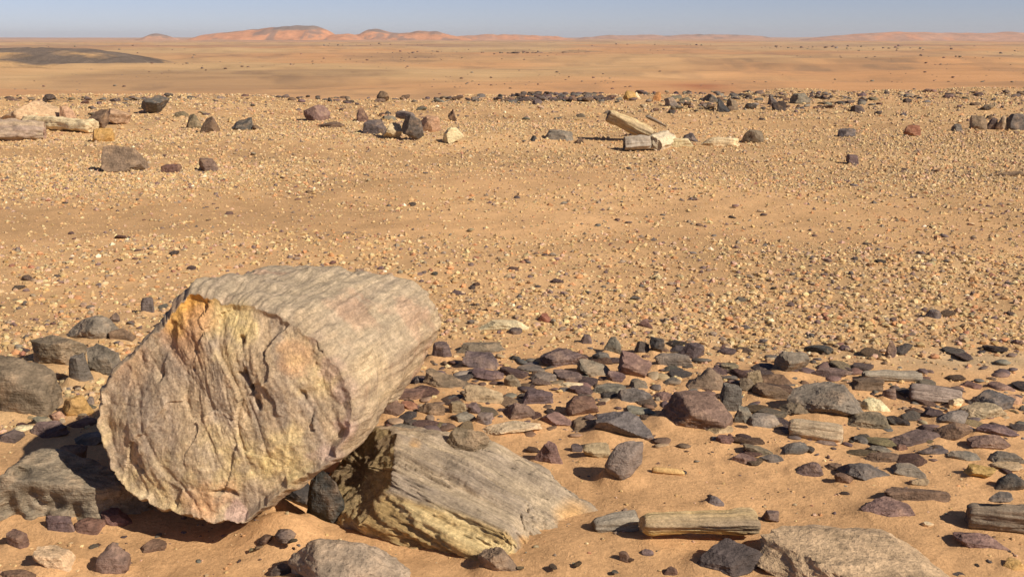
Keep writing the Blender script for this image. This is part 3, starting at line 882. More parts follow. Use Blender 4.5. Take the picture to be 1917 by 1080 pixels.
S('1', 265, 925, 355, 990, 'pink', 'chunk', 'small pinkish stone under the ochre chip', group='chips left of the great log')
S('1', 345, 965, 520, 1025, 'redbrown', 'slab', 'red brown flat stone touching the left edge of the great log', group='chips left of the great log')
S('1', 480, 845, 530, 890, 'slate', 'chunk', 'tiny slate stone on the ochre chip side of the great log', group='chips left of the great log')
S('2', 235, 715, 410, 845, 'purple', 'block', 'purple block at the foot of the pitted grey rock', group='stones below the great log')
S('2', 385, 745, 560, 845, 'redbrown', 'block', 'red brown brick-like stone where the shadow of the great log ends', group='stones below the great log')
S('2', 545, 690, 730, 805, 'redbrown', 'slab', 'red stone lying wholly in the shadow of the great log', group='stones below the great log')
S('2', 340, 250, 600, 345, 'slate', 'slab', 'flat slab in the upper end of the great shadow', 'flat_stone', group='stones below the great log')
S('2', 275, 340, 465, 455, 'brown', 'slab', 'brown slab in shadow on the back of the pitted rock', 'flat_stone', group='stones below the great log', lift=.02)
S('2', 525, 895, 715, 1080, 'redpurple', 'round', 'round dark red stone on sand below the great log', group='stones below the great log')
S('2', 15, 815, 155, 925, 'redbrown', 'slab', 'dark red brown flat stone near the lower left corner', group='stones below the great log')
S('2', 755, 865, 925, 945, 'brown', 'slab', 'flat brown stone on the rim of the great shadow', group='stones below the great log')
S('2', 155, 895, 410, 1045, 'sandstone', 'slab', 'sand-coloured slab almost buried between two red stones', 'flat_stone', group='stones below the great log', flat=.08, sink=.45)
S('2', -20, 1035, 195, 1100, 'brown', 'slab', 'brown slab cut by the lower left corner', 'flat_stone', group='stones below the great log')
S('2', 1425, 835, 1525, 892, 'brown', 'chunk', 'small brown stone on the sand bank under the lip', group='stones below the great log')
S('2', 1530, 800, 1650, 872, 'purple', 'cobble', 'purple shard in the dark gap between the two logs', group='stones below the great log')
S('2', 1505, 1000, 1650, 1085, 'dark', 'slab', 'dark stone at the bottom edge beside the smooth grey rock', group='stones below the great log')
# leaning piece between the two logs, coloured black to put in the gap's shade
S('p', 566, 872, 650, 982, 'black', 'chunk', 'jagged chunk of wood wedged between the two logs, coloured black as shade', 'wood_chunk', 'petrified wood', None, dk=.8, sink=.1, seed=606)
S('p', 500, 880, 590, 958, 'black', 'chunk', 'added black stone shading the gap under the great log', group='stones below the great log', dk=.8, sink=.1)  # added to block light under the log, black to deepen the shade
S('4', 20, 850, 960, 1220, 'greytan', 'cobble', 'smooth grey rock cut by the bottom edge in front of the logs', 'boulder', 'rock', None, sink=.3, dk=.5)
S('4', 1190, 905, 1430, 1065, 'olive', 'slab', 'striped wood splinter at the front foot of the grey log', 'wood_chip', 'wood chip', None, tilt=(-.2, 0))
S('p', 828, 800, 916, 850, 'olive', 'chunk', 'knobbly brown lump resting on the back edge of the grey log', 'wood_chip', 'wood chip', None, lift=.15, dk=.5, sink=.2)
S('3', 640, 985, 905, 1075, 'gray', 'slab', 'grey stone peeping out behind the upper end of the grey log', group='stones behind the grey log')
S('5', -40, 835, 435, 945, 'cream', 'slab', 'bright cream wood slab behind the grey log', 'wood_chunk', 'petrified wood', None, flat=.08)
S('7', -10, 140, 215, 305, 'redpurple', 'slab', 'reddish flat slab sloping into sand behind the grey log', 'flat_stone', group='stones behind the grey log', flat=.07, sink=.4)
S('7', 335, 128, 535, 265, 'tan', 'chunk', 'tan stone next to the upright grey stone', group='stones around the upright stone')
S('7', 245, 148, 335, 205, 'dark', 'slab', 'small dark flake beside the tan stone', group='stones around the upright stone')
S('7', 485, 143, 765, 430, 'gray', 'cobble', 'upright grey stone standing alone on sand with a long shadow', 'stone', 'stone', None, dk=.75, sink=.08, seed=4217)
S('7', 1185, 500, 1320, 590, 'slate', 'round', 'small dark stone behind the short yellow log', group='stones around the short yellow log')
S('7', 895, 985, 1000, 1058, 'redbrown', 'round', 'small dark red stone on sand at the bottom edge', group='stones around the short yellow log')
S('7', 585, 895, 665, 965, 'brown', 'chunk', 'small brown stone in front of the short yellow log', group='stones around the short yellow log')
S('7', 735, 875, 830, 918, 'purple', 'slab', 'small flat purple flake in front of the short yellow log', group='stones around the short yellow log')
S('8', 95, 605, 225, 700, 'purple', 'chunk', 'small purple stone at the end of the short yellow log', group='stones around the short yellow log')
S('p', 1452, 950, 1900, 1165, 'sandrock', 'slab', 'broad sand-coloured boulder half buried at the bottom edge', 'boulder', 'rock', None, dk=1.2, sink=.5, flat=.05, dcap=.9, seed=9093)
S('p', 1305, 1012, 1440, 1085, 'dark', 'slab', 'flat dark slab standing in for the shadow beside the broad boulder', group='stones around the short yellow log')  # shade put in as a dark slab where the boulder casts its shadow

log_piece(1204, 982, 1412, 977, 24, 34, .012, .012, [(.30, .22, .14), (.46, .33, .16), (.50, .33, .10)], 'petrified_log', 'short yellow grained log lying crosswise on sand', seed=31, end=(.35, .25, .14), n=110, m=70, flatk=.9)
log_piece(1221, 879, 1282, 885, 9, 8, -.004, -.004, [(.50, .30, .11), (.62, .40, .17)], 'wood_chip', 'small orange stick-shaped wood chip beside the upright grey stone', seed=43, k=4, cat='wood chip', end=(.4, .24, .1), n=48, m=24)
log_piece(1114, 984, 1190, 975, 19, 24, -.012, -.012, [(.25, .21, .16), (.34, .28, .2)], 'petrified_log', 'grey stub of log butting against the short yellow log', seed=33, end=(.16, .12, .08))
log_piece(1812, 965, 2010, 985, 30, 36, -.01, -.01, [(.20, .15, .105), (.29, .225, .155)], 'petrified_log', 'dark brown log running out of the right edge', seed=35, end=(.15, .11, .08), n=96, m=60)
log_piece(1478, 800, 1576, 812, 20, 22, -.01, -.01, [(.33, .25, .17), (.52, .39, .24), (.62, .47, .28)], 'petrified_log', 'short cream banded log with a dark end', seed=37, end=(.16, .11, .07), n=90, m=50)
log_piece(1706, 734, 1800, 745, 20, 17, -.01, -.012, [(.24, .185, .155), (.33, .25, .195)], 'petrified_log', 'grey purple log lying behind the cream cube chip', seed=39, end=(.13, .10, .08), n=90, m=50)
log_piece(1617, 702, 1722, 706, 14, 15, .004, -.01, [(.26, .215, .165), (.34, .28, .2)], 'petrified_log', 'long grey log at the gravel edge, farthest of the right-hand logs', seed=41, end=(.12, .1, .08), n=90, m=50, flatk=.75)

# stones right of the great log
G1 = 'stones between the great log and the gravel'
S('T', 545, 110, 770, 290, 'purple', 'slab', 'purple slab touching the right flank of the great log', 'flat_stone', group=G1)
S('T', 780, 90, 1340, 225, 'olive', 'slab', 'wide flat grey brown slab lying over a purple stone', 'flat_stone', group=G1, dk=.5)
S('T', 860, 205, 1260, 395, 'purple', 'block', 'purple stone under the wide flat slab', group=G1)
S('T', 960, 370, 1290, 505, 'purple', 'slab', 'purple wedge pointing down from the wide flat slab', 'flat_stone', group=G1)
S('T', 470, 380, 1010, 590, 'olive', 'wedge', 'olive grey slab with a black hollow end near the great log', 'flat_stone', group=G1, dk=.45)
S('T', 380, 450, 480, 530, 'slate', 'chunk', 'small slate stone at the hollow end of the olive slab', group=G1)
S('T', 885, 535, 1290, 730, 'tan', 'wedge', 'tan tilted slab with a deep shadow along its left side', 'flat_stone', group=G1, dk=.5)
S('T', 215, 565, 505, 700, 'redbrown', 'block', 'dark red brown block close to the great log', group=G1)
S('T', 60, 690, 300, 855, 'redbrown', 'wedge', 'triangular red brown stone nearest the great log', group=G1)
S('T', 250, 690, 490, 790, 'red', 'slab', 'low reddish slab behind the triangular stone', 'flat_stone', group=G1)
S('T', 425, 700, 700, 860, 'brown', 'chunk', 'dark brown rounded stone beside the banded chip', group=G1)
S('T', 610, 620, 900, 710, 'slate', 'slab', 'slate flat stone behind the dark brown rounded stone', group=G1)
S('T', 735, 690, 925, 830, 'tan', 'block', 'grey chip with a cream band across it', group=G1)
S('T', 760, 790, 1010, 915, 'gray', 'slab', 'grey slab in front of the cream-banded chip', 'flat_stone', group=G1)
S('T', 925, 705, 1110, 830, 'purple', 'slab', 'purple slab right of the cream-banded chip', 'flat_stone', group=G1)
S('T', 990, 800, 1180, 940, 'slate', 'slab', 'slate wedge just above the cream wood slab', group=G1)
S('T', 235, 860, 560, 960, 'dark', 'slab', 'dark flat stone above the upper end of the grey log', group=G1)
S('T', 1250, 690, 1620, 885, 'redpurple', 'chunk', 'red brown stone with a tan knob on top', group=G1)
S('T', 1400, 320, 1700, 415, 'slate', 'slab', 'thin slate flake lying flat in pale sand', group=G1)
S('T', 1290, 430, 1480, 560, 'olive', 'slab', 'olive flat stone beside the purple wedge', group=G1)

G2 = 'stones of the dark scatter in the middle'
S('5', 405, 325, 745, 485, 'purple', 'chunk', 'rugged dark purple rock at the gravel edge', 'stone', group=G2, sink=.12)
S('5', 330, 498, 525, 575, 'gray', 'slab', 'flat grey slab in front of the rugged purple rock', 'flat_stone', group=G2)
S('5', 498, 488, 725, 580, 'purple', 'slab', 'flat purple slab with a cream streak of sand below it', 'flat_stone', group=G2)
S('5', 500, 568, 715, 612, 'cream', 'slab', 'thin cream sliver under the flat purple slab', 'wood_chip', 'wood chip', G2)
S('5', 675, 405, 905, 545, 'gray', 'wedge', 'grey brown tilted stone left of the overhanging block', group=G2)
S('5', 945, 395, 1185, 570, 'redpurple', 'block', 'overhanging block with a black shaded side and red base', group=G2, sink=.02, tilt=(.25, 0))
S('5', 1065, 290, 1180, 385, 'dark', 'chunk', 'dark stone behind the overhanging block', group=G2)
S('5', 1170, 270, 1270, 390, 'black', 'block', 'black notched stone at the gravel edge', group=G2, sink=.05)
S('5', 1205, 375, 1490, 475, 'gray', 'block', 'grey bar-shaped stone right of the overhanging block', group=G2, dk=.4)
S('5', 1355, 305, 1560, 425, 'purple', 'slab', 'purple rubble slab behind the grey bar-shaped stone', 'flat_stone', group=G2)
S('5', 1405, 475, 1700, 645, 'olive', 'round', 'olive rounded rock with a black hollow behind the big red boulder', group=G2)
S('5', 605, 592, 785, 668, 'purple', 'slab', 'purple stone above the brown cube-like stone', group=G2)
S('5', 775, 582, 1010, 668, 'gray', 'slab', 'grey flat stone between two slate stones', group=G2)
S('5', 940, 612, 1190, 728, 'slate', 'block', 'dark slate stone with a shaded left end on open sand', group=G2)
S('5', 255, 632, 515, 738, 'purple', 'block', 'purple bar-shaped stone right of the tan tilted slab', group=G2, dk=.45)
S('5', 580, 672, 820, 820, 'brown', 'block', 'brown cube-like stone with a dark left face', group=G2, sink=.1)
S('5', 400, 775, 660, 890, 'redpurple', 'wedge', 'reddish purple stone just above the cream wood slab', group=G2)
S('5', 695, 795, 825, 875, 'purple', 'chunk', 'small purple stone below the brown cube-like stone', group=G2)
S('5', 785, 785, 1240, 980, 'slate', 'wedge', 'large slate stone with a pointed shaded end', group=G2, dk=.5)
S('5', 1000, 735, 1225, 810, 'gray', 'slab', 'flat grey stone behind the large slate stone', group=G2)
S('5', 1235, 640, 1770, 928, 'redpurple', 'round', 'big smooth red purple boulder amid the dark scatter', 'boulder', 'rock', None, sink=.15)
S('5', 1185, 635, 1380, 705, 'redpurple', 'slab', 'low reddish stone behind the big red boulder', group=G2)
S('5', 1655, 595, 1800, 790, 'slate', 'block', 'slate stone leaning on the right side of the big red boulder', group=G2)
S('5', 1750, 740, 1917, 870, 'gray', 'slab', 'grey flakes at the foot of the big red boulder', group=G2)
S('5', 865, 495, 1010, 585, 'purple', 'slab', 'small purple flat stone below the overhanging block', group=G2)
S('5', 1020, 550, 1160, 628, 'greygreen', 'chunk', 'small grey green stone touching the dark slate stone', group=G2)
S('5', 1235, 535, 1405, 605, 'gray', 'slab', 'low grey stone in front of the grey bar-shaped stone', group=G2)
S('5', 850, 265, 970, 385, 'greygreen', 'chunk', 'green grey stone at the gravel edge left of the black notched stone', group=G2)
S('5', 670, 245, 770, 318, 'purple', 'slab', 'small purple stone in the gravel above the rugged purple rock', group=G2)
S('5', 1645, 435, 1800, 505, 'olive', 'slab', 'olive flat stone behind the olive rounded rock', group=G2)
S('5', 1630, 940, 1755, 1005, 'redbrown', 'slab', 'small red brown stone on sand below the big red boulder', group=G2)
S('5', 1555, 865, 1760, 935, 'tan', 'slab', 'flat tan stone at the front foot of the big red boulder', group=G2)
S('5', 1790, 545, 1917, 665, 'olive', 'chunk', 'olive brown stone behind the leaning slate stone', group=G2)
S('5', 770, 365, 910, 435, 'slate', 'slab', 'slate flake behind the grey brown tilted stone', group=G2)
S('5', 1635, 335, 1770, 388, 'dark', 'slab', 'dark thin flake lying in the gravel behind the olive stones', group=G2)
S('5', -20, 145, 330, 225, 'cream', 'slab', 'long bone-white wood sliver lying on the gravel', 'wood_chip', 'wood chip', None, dk=.3, sink=.05)
S('5', 165, 195, 290, 250, 'purple', 'slab', 'purple flake in the shade of the bone-white sliver', group=G2)
S('5', 375, 95, 500, 165, 'red', 'slab', 'small bright red stone next to the bone-white sliver', group=G2)
S('5', 1085, 142, 1205, 205, 'redbrown', 'chunk', 'small red brown stone alone in the gravel', group=G2)

G3 = 'stones of the dark scatter on the right'
S('6', 195, 365, 440, 540, 'gray', 'chunk', 'grey brown upright slab at the gravel edge, first of the right-hand scatter', group=G3, sink=.1)
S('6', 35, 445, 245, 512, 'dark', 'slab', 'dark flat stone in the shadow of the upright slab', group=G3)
S('6', 90, 515, 335, 615, 'brown', 'wedge', 'brown tilted slab just below the upright slab', group=G3)
S('6', 40, 580, 330, 712, 'brown', 'slab', 'brown stone with a ragged dark front below the tilted slab', group=G3)
S('6', -10, 495, 118, 625, 'tan', 'chunk', 'small tan grey stone left of the brown tilted slab', group=G3)
S('6', 440, 475, 735, 552, 'purple', 'slab', 'dark long flake at the gravel edge', group=G3, dk=.35)
S('6', 710, 525, 970, 650, 'brown', 'slab', 'brown flat wedge under the long grey log', 'flat_stone', group=G3, tilt=(.1, 0))
S('6', 1412, 685, 1508, 758, 'cream', 'block', 'bright cream cube-shaped chip', 'wood_chip', 'wood chip', None, sink=.05)
S('6', 935, 612, 1040, 708, 'purple', 'chunk', 'small purple stone left of the grey purple log', group=G3)
S('6', 310, 575, 850, 840, 'gray', 'slab', 'wide speckled grey slab with wood grain', 'flat_stone', group=G3, sink=.15, seed=771)
S('6', 795, 695, 1035, 798, 'cream', 'slab', 'cream green wood splinter beside the speckled slab', 'wood_chip', 'wood chip', G3, dk=.35)
S('6', 212, 685, 460, 838, 'olive', 'wedge', 'olive stone with a black underside in front of the speckled slab', group=G3, sink=.05)
S('6', -10, 792, 240, 895, 'gray', 'slab', 'grey flat stone left of the cream banded log', group=G3)
S('6', 655, 770, 1020, 910, 'olive', 'slab', 'olive grey slab right of the cream banded log', 'flat_stone', group=G3)
S('6', 1085, 745, 1230, 805, 'brown', 'slab', 'small low brown stone below the grey purple log', group=G3)
S('6', 1215, 755, 1400, 835, 'dark', 'slab', 'dark flat stone under the cream cube chip', group=G3)
S('6', 1330, 770, 1570, 880, 'gray', 'chunk', 'grey stone just below the cream cube chip', group=G3)
S('6', 1495, 712, 1850, 850, 'tan', 'slab', 'tan slab with a reddish rim right of the cream cube chip', 'flat_stone', group=G3)
S('6', 1275, 845, 1610, 990, 'brown', 'chunk', 'broad brown grey stone below the tan slab', group=G3)
S('6', 990, 895, 1410, 1010, 'purple', 'slab', 'wide purple slab with a pointed left end', 'flat_stone', group=G3)
S('6', 1600, 872, 1900, 958, 'purple', 'slab', 'long purple flake near the right edge', 'flat_stone', group=G3, dk=.4)
S('6', 1540, 925, 1820, 1060, 'redpurple', 'block', 'purple red block with a dark left end near the right edge', group=G3)
S('6', 1550, 635, 1917, 800, 'slate', 'slab', 'slate slab sloping down toward the right edge', 'flat_stone', group=G3, tilt=(.12, 0))
S('6', 1775, 660, 1940, 745, 'pink', 'slab', 'pinkish flat stone at the right edge above the slate slab', group=G3)
S('6', 965, 295, 1040, 405, 'purple', 'chunk', 'small upright purple stone standing in the gravel', group=G3)
S('6', 1240, 72, 1360, 145, 'slate', 'slab', 'grey flake far up in the gravel', group=G3)
S('6', 1475, 565, 1650, 628, 'redbrown', 'slab', 'red brown flake at the gravel edge behind the grey purple log', group=G3)
S('6', 1675, 572, 1870, 648, 'redpurple', 'slab', 'reddish grey flat stone at the gravel edge near the right edge', group=G3)
S('6', 740, 952, 880, 1008, 'slate', 'slab', 'small slate pebble right of the cream banded log', group=G3)
S('6', 465, 975, 630, 1015, 'purple', 'slab', 'thin purple flake in front of the cream banded log', group=G3)

G4 = 'stones on the open sand at lower right'
S('8', -20, 132, 215, 235, 'olive', 'chunk', 'olive brown angular stone on the open sand', group=G4)
S('8', 235, 132, 445, 240, 'slate', 'round', 'smooth slate oval stone', group=G4)
S('8', -110, 215, 85, 300, 'redpurple', 'slab', 'reddish slab under the olive angular stone', 'flat_stone', group=G4)
S('8', 80, 220, 300, 285, 'slate', 'slab', 'grey flake between the reddish slab and the slate oval', group=G4)
S('8', 305, 255, 540, 385, 'purple', 'chunk', 'purple grey stone with a white shard at its foot', group=G4)
S('8', 540, 275, 710, 345, 'brown', 'slab', 'brown tail-shaped flake left of the folded dark rock', group=G4)
S('8', 680, 262, 1020, 408, 'slate', 'chunk', 'dark folded rock with ribbed front', group=G4, seed=5150)
S('8', 1005, 275, 1245, 388, 'gray', 'block', 'grey block touching the dark folded rock', group=G4)
S('8', 615, 355, 740, 438, 'brown', 'chunk', 'small brown stone in front of the dark folded rock', group=G4)
S('8', 1125, 375, 1265, 448, 'tan', 'chunk', 'small tan stone above the long brown slab', group=G4)
S('8', 825, 205, 1185, 282, 'brown', 'slab', 'thin brown slab behind the dark folded rock', 'flat_stone', group=G4)
S('8', 1190, 175, 1410, 228, 'slate', 'slab', 'low slate chips on sand under the wide purple slab', group=G4)
S('8', 845, 158, 1020, 220, 'greygreen', 'slab', 'grey green flat stone above the thin brown slab', group=G4)
S('8', 1035, 148, 1120, 200, 'redbrown', 'chunk', 'tiny red brown stone next to the grey green flat stone', group=G4)
S('8', 1415, 198, 1700, 278, 'gray', 'slab', 'flat grey stone left of the green grey log end', group=G4)
S('8', 1680, 185, 1960, 300, 'greygreen', 'block', 'green grey log end cut by the right edge', 'wood_chunk', 'petrified wood', G4)
S('8', 1535, 295, 1750, 420, 'ochre', 'block', 'ochre yellow cube-shaped chip with a long thin shadow', 'wood_chip', 'wood chip', None, sink=.02)
S('8', 1690, 272, 1960, 350, 'tan', 'slab', 'tan slab behind the black speckled rock', 'flat_stone', group=G4)
S('8', 1720, 350, 1960, 495, 'black', 'round', 'black and white speckled rock at the right edge', group=G4)
S('8', 950, 435, 1475, 560, 'brown', 'slab', 'long brown slab with a dark blunt left end', 'flat_stone', group=G4, dk=.35)
S('8', 810, 525, 1205, 670, 'redpurple', 'slab', 'rounded purple red slab in front of the long brown slab', 'flat_stone', group=G4)
S('8', 1685, 480, 1880, 560, 'gray', 'slab', 'grey flake lying on the dark brown log', group=G4, lift=.09)
S('8', 1475, 742, 1830, 885, 'redpurple', 'wedge', 'red brown stone below the dark brown log', group=G4)
S('8', 1215, 682, 1310, 726, 'cream', 'slab', 'tiny white chip on sand below the purple red slab', 'wood_chip', 'wood chip', G4)
S('8', 1775, 945, 1960, 1040, 'ochre', 'slab', 'yellow chip near the lower right corner', 'wood_chip', 'wood chip', G4)
S('8', 1415, 1038, 1540, 1090, 'dark', 'slab', 'dark flake at the bottom edge right of the broad boulder', group=G4)

# far pieces lying on the gravel plain
G5 = 'petrified wood pieces far out on the gravel plain'
S('A', 1020, 90, 1250, 210, 'slate', 'chunk', 'dark grey boulder sitting at the far rim of the plain', 'boulder', 'rock', G5, sink=.05)
log_piece(-30, 247, 84, 246, 22, 21, -.03, -.03, [(.30, .215, .165), (.42, .31, .19), (.52, .41, .24)], 'petrified_log', 'brown pale-sided log piece at the left edge of the plain', group=G5, seed=61, end=(.32, .2, .14), n=60, m=36)
log_piece(50, 230, 172, 237, 17, 16, -.04, -.03, [(.60, .46, .26), (.72, .58, .35)], 'petrified_log', 'long bleached cream log on the plain near the left edge', group=G5, seed=63, end=(.5, .38, .22), n=60, m=36)
S('A', -80, 120, 440, 275, 'sandstone', 'round', 'pale sandy mound of wood rubble behind the bleached log', 'rubble_mound', 'mound', G5, sink=.3)
S('A', 640, 200, 800, 340, 'brown', 'wedge', 'dark splintered stump end standing beside the bleached log', 'wood_chunk', 'petrified wood', G5, sink=.05)
S('A', 755, 190, 960, 310, 'pink', 'slab', 'pinkish slab leaning against the splintered stump', 'wood_chunk', 'petrified wood', G5, sink=.02, tilt=(.25, 0))
S('A', 435, 165, 560, 265, 'pink', 'chunk', 'pinkish stone above the bleached log', group=G5)
S('A', 675, 330, 830, 425, 'ochre', 'chunk', 'ochre and grey chunk below the splintered stump', group=G5)
S('A', 740, 460, 1070, 650, 'olive', 'chunk', 'brown and grey tilted rock on the gravel with a long shadow', 'boulder', 'rock', G5, sink=.2)
S('A', 1190, 595, 1350, 655, 'redbrown', 'block', 'small dark flat block beside the brown tilted rock', group=G5, dk=.4)
S('A', 1480, 550, 1620, 645, 'redpurple', 'block', 'small brown cube-shaped stone alone on the gravel', group=G5, sink=.02)
S('A', 1375, 225, 1500, 325, 'olive', 'chunk', 'olive rock, left one of a low pair on the far gravel', group=G5)
S('A', 1480, 245, 1625, 355, 'brown', 'chunk', 'brown rock, right one of a low pair on the far gravel', group=G5)
S('A', 1715, 250, 1880, 335, 'slate', 'wedge', 'slate wedge with a dark left face on the far gravel', group=G5, sink=.05)
S('A', 1880, 300, 1960, 335, 'brown', 'slab', 'low brown flake trailing the slate wedge', group=G5)
S('B', 115, 180, 345, 305, 'redpurple', 'chunk', 'reddish grey rock left of the far stone pile', group=G5)
S('B', 575, 205, 695, 315, 'redbrown', 'chunk', 'small dark rock near the far stone pile', group=G5)
S('B', 635, 305, 840, 410, 'slate', 'block', 'dark grey log stub at the left of the far stone pile', 'wood_chunk', 'petrified wood', G5)
S('B', 955, 275, 1150, 465, 'slate', 'chunk', 'upright grey stump of the far stone pile', 'wood_chunk', 'petrified wood', G5, sink=.02, dk=.5)
S('B', 795, 335, 975, 460, 'sandstone', 'wedge', 'tan slab leaning on the upright grey stump', 'wood_chunk', 'petrified wood', G5, sink=.02)
S('B', 1060, 270, 1300, 400, 'pink', 'slab', 'pinkish mound behind the upright grey stump', 'boulder', 'rock', G5)
S('B', 1360, 215, 1440, 315, 'brown', 'wedge', 'thin dark post-like stone standing on the plain', group=G5, sink=.05, dk=.5)
S('B', 1310, 365, 1500, 458, 'cream', 'slab', 'pale chips beside the far stone pile', 'wood_chip', 'wood chip', G5)
S('B', 235, 315, 485, 365, 'brown', 'slab', 'low dark flake left of the far stone pile', group=G5)
S('B', 745, 60, 860, 140, 'brown', 'chunk', 'small dark rock pointing up on the rim behind the far pile', group=G5, sink=.05)
S('C', 205, 365, 450, 445, 'gray', 'block', 'grey log stub with a dark end left of the leaning log', 'wood_chunk', 'petrified wood', G5, dk=.5)
S('C', 120, 405, 180, 460, 'black', 'chunk', 'tiny black stone left of the grey log stub', group=G5)
S('C', 445, 415, 520, 465, 'brown', 'chunk', 'tiny brown stone between grey stub and leaning log', group=G5)
S('C', 1115, 425, 1310, 495, 'cream', 'block', 'short cream block right of the leaning log', 'wood_chunk', 'petrified wood', G5, sink=.05, dk=.4)
S('C', 1335, 415, 1660, 478, 'cream', 'slab', 'flat cream slab trailing to the right of the leaning log', 'wood_chunk', 'petrified wood', G5, dk=.4)
S('C', 1225, 385, 1340, 445, 'slate', 'chunk', 'small slate stone on top of the short cream block', group=G5)
S('C', 1655, 365, 1810, 455, 'olive', 'slab', 'small olive flake right of the flat cream slab', group=G5)
S('C', 1465, 145, 1570, 235, 'black', 'wedge', 'black wedge-shaped stone at the far rubble line', group=G5)
S('C', 1375, 105, 1500, 165, 'slate', 'chunk', 'slate rock just above the black wedge-shaped stone', group=G5)
S('C', 1540, 140, 1640, 215, 'olive', 'chunk', 'olive rock touching the black wedge-shaped stone', group=G5)
S('C', 795, 85, 890, 145, 'ochre', 'chunk', 'ochre rock in the far rubble line', group=G5)
S('C', 1000, 95, 1070, 152, 'orange', 'chunk', 'orange rock in the far rubble line', group=G5)
S('C', 875, 95, 920, 140, 'cream', 'chunk', 'white rock in the far rubble line', group=G5)
S('C', 1095, 130, 1200, 190, 'gray', 'slab', 'grey rock below the orange one in the far rubble line', group=G5)
S('D', 525, 370, 670, 430, 'slate', 'slab', 'lone slate flat stone on the right half of the gravel plain', group=G5)
S('D', 1025, 345, 1145, 425, 'red', 'block', 'lone red brown block on the right half of the gravel plain', group=G5, sink=.02)
S('D', 585, 565, 700, 635, 'purple', 'slab', 'small purple flat stone on the right half of the gravel plain', group=G5)
S('D', 1375, 335, 1470, 385, 'slate', 'slab', 'slate stone left of the far log row at the right edge', group=G5)
S('D', 620, 195, 740, 245, 'dark', 'slab', 'dark low slab at the far rubble line on the right', group=G5)
S('D', -10, 120, 75, 190, 'slate', 'chunk', 'dark rock with a pale patch in the far rubble line', group=G5)
S('D', 30, 165, 140, 235, 'dark', 'chunk', 'dark rock in front of the pale-patched one in the rubble line', group=G5)
S('D', 165, 110, 320, 185, 'greygreen', 'slab', 'pale topped grey rock in the far rubble line', group=G5)
S('D', 1520, 278, 1650, 375, 'olive', 'chunk', 'olive rock, leftmost of the far log row at the right edge', group=G5)
S('D', 1635, 295, 1730, 372, 'dark', 'chunk', 'dark rock, second of the far log row at the right edge', group=G5)
S('D', 1715, 282, 1800, 375, 'tan', 'chunk', 'pale upright disc of wood in the far log row', 'wood_chunk', 'petrified wood', G5)
S('D', 1790, 265, 1960, 378, 'slate', 'block', 'dark log end cut by the right edge in the far log row', 'wood_chunk', 'petrified wood', G5)
S('D', 1700, 690, 1960, 725, 'brown', 'slab', 'thin brown twig-like ridge of stone at the right edge of the plain', group=G5, dk=.2)

log_piece(1139, 214, 1210, 246, 15, 17, .34, .06, [(.34, .25, .155), (.50, .37, .19), (.58, .44, .23)], 'petrified_log', 'yellow log leaning up out of the far gravel', dY=-.5, seed=51, end=(.17, .13, .10), n=60, m=36)
log_piece(1168, 269, 1216, 266, 15, 15, 0, 0, [(.30, .25, .195), (.38, .31, .23)], 'petrified_log', 'grey log propping the leaning yellow log', seed=53, end=(.11, .09, .07), n=60, m=30)
log_piece(1222, 270, 1250, 258, 16, 17, -.02, -.02, [(.48, .39, .27), (.60, .48, .31)], 'petrified_log', 'pale stump end joined to the grey propping log', seed=55, end=(.5, .4, .27), n=60, m=30)
log_piece(745, 216, 772, 218, 8, 8, .30, .30, [(.15, .12, .105), (.21, .16, .13)], 'petrified_log', 'dark short log lying across the top of the far stone pile', seed=57, n=48, m=24)
log_piece(1211, 218, 1246, 236, 4, 3, .32, .10, [(.20, .16, .12), (.26, .2, .15)], 'wood_splinter', 'thin dark splinter leaning behind the pale stump end', seed=59, n=24, m=16, cat='wood chip')

# ------------------------------------------------------------------ small dark stones strewn between the named ones
SHAPES, SHAPE_V = [], []
for k_ in range(14):
    V_, f_ = stone_verts(5000 + k_ * 31, 1, .7, .42, ('slab', 'chunk', 'wedge', 'block')[k_ % 4], 2)
    SHAPES.append(mesh_from('stone', V_, f_, M_STONE, sharp=24)); SHAPE_V.append(stone_verts(5000 + k_ * 31, 1, .7, .42, ('slab', 'chunk', 'wedge', 'block')[k_ % 4], 1))
CNAME = {'purple': 'purple', 'slate': 'slate grey', 'brown': 'brown', 'gray': 'grey', 'redpurple': 'reddish', 'redbrown': 'red brown', 'tan': 'tan', 'dark': 'dark', 'olive': 'olive', 'greygreen': 'grey green'}
RUB_V, RUB_F, RUB_C, RUB_N = [], [], [], [0]
def place_label(text, P):
    """'small purple stone ...' -> the same said by the nearest thing that has a name of its own"""
    x, y, _ = to_pixel(P)
    best = None
    for ax_, ay_, lab, w in ANCH:
        if len(lab.split()) > 9: continue
        dx, dy = (x - ax_), (y - ay_) * 1.6
        d = max(abs(dx) - w / 2, 0) + abs(dy)
        if best is None or d < best[0]: best = (d, dx, dy, lab, w)
    if best is None or best[0] > 75: return text
    _, dx, dy, lab, w = best
    rel = ('left of' if dx < 0 else 'right of') if abs(dx) - w * .3 > abs(dy) else ('behind' if dy < 0 else 'in front of')
    w_ = text.replace(',', '').split()
    k_ = w_.index('stone' if 'stone' in w_ else 'pebble')
    out = ' '.join(w_[:k_ + 1]) + ' ' + rel + ' the ' + lab
    return out if len(out.replace('-', ' ').split()) <= 15 else text
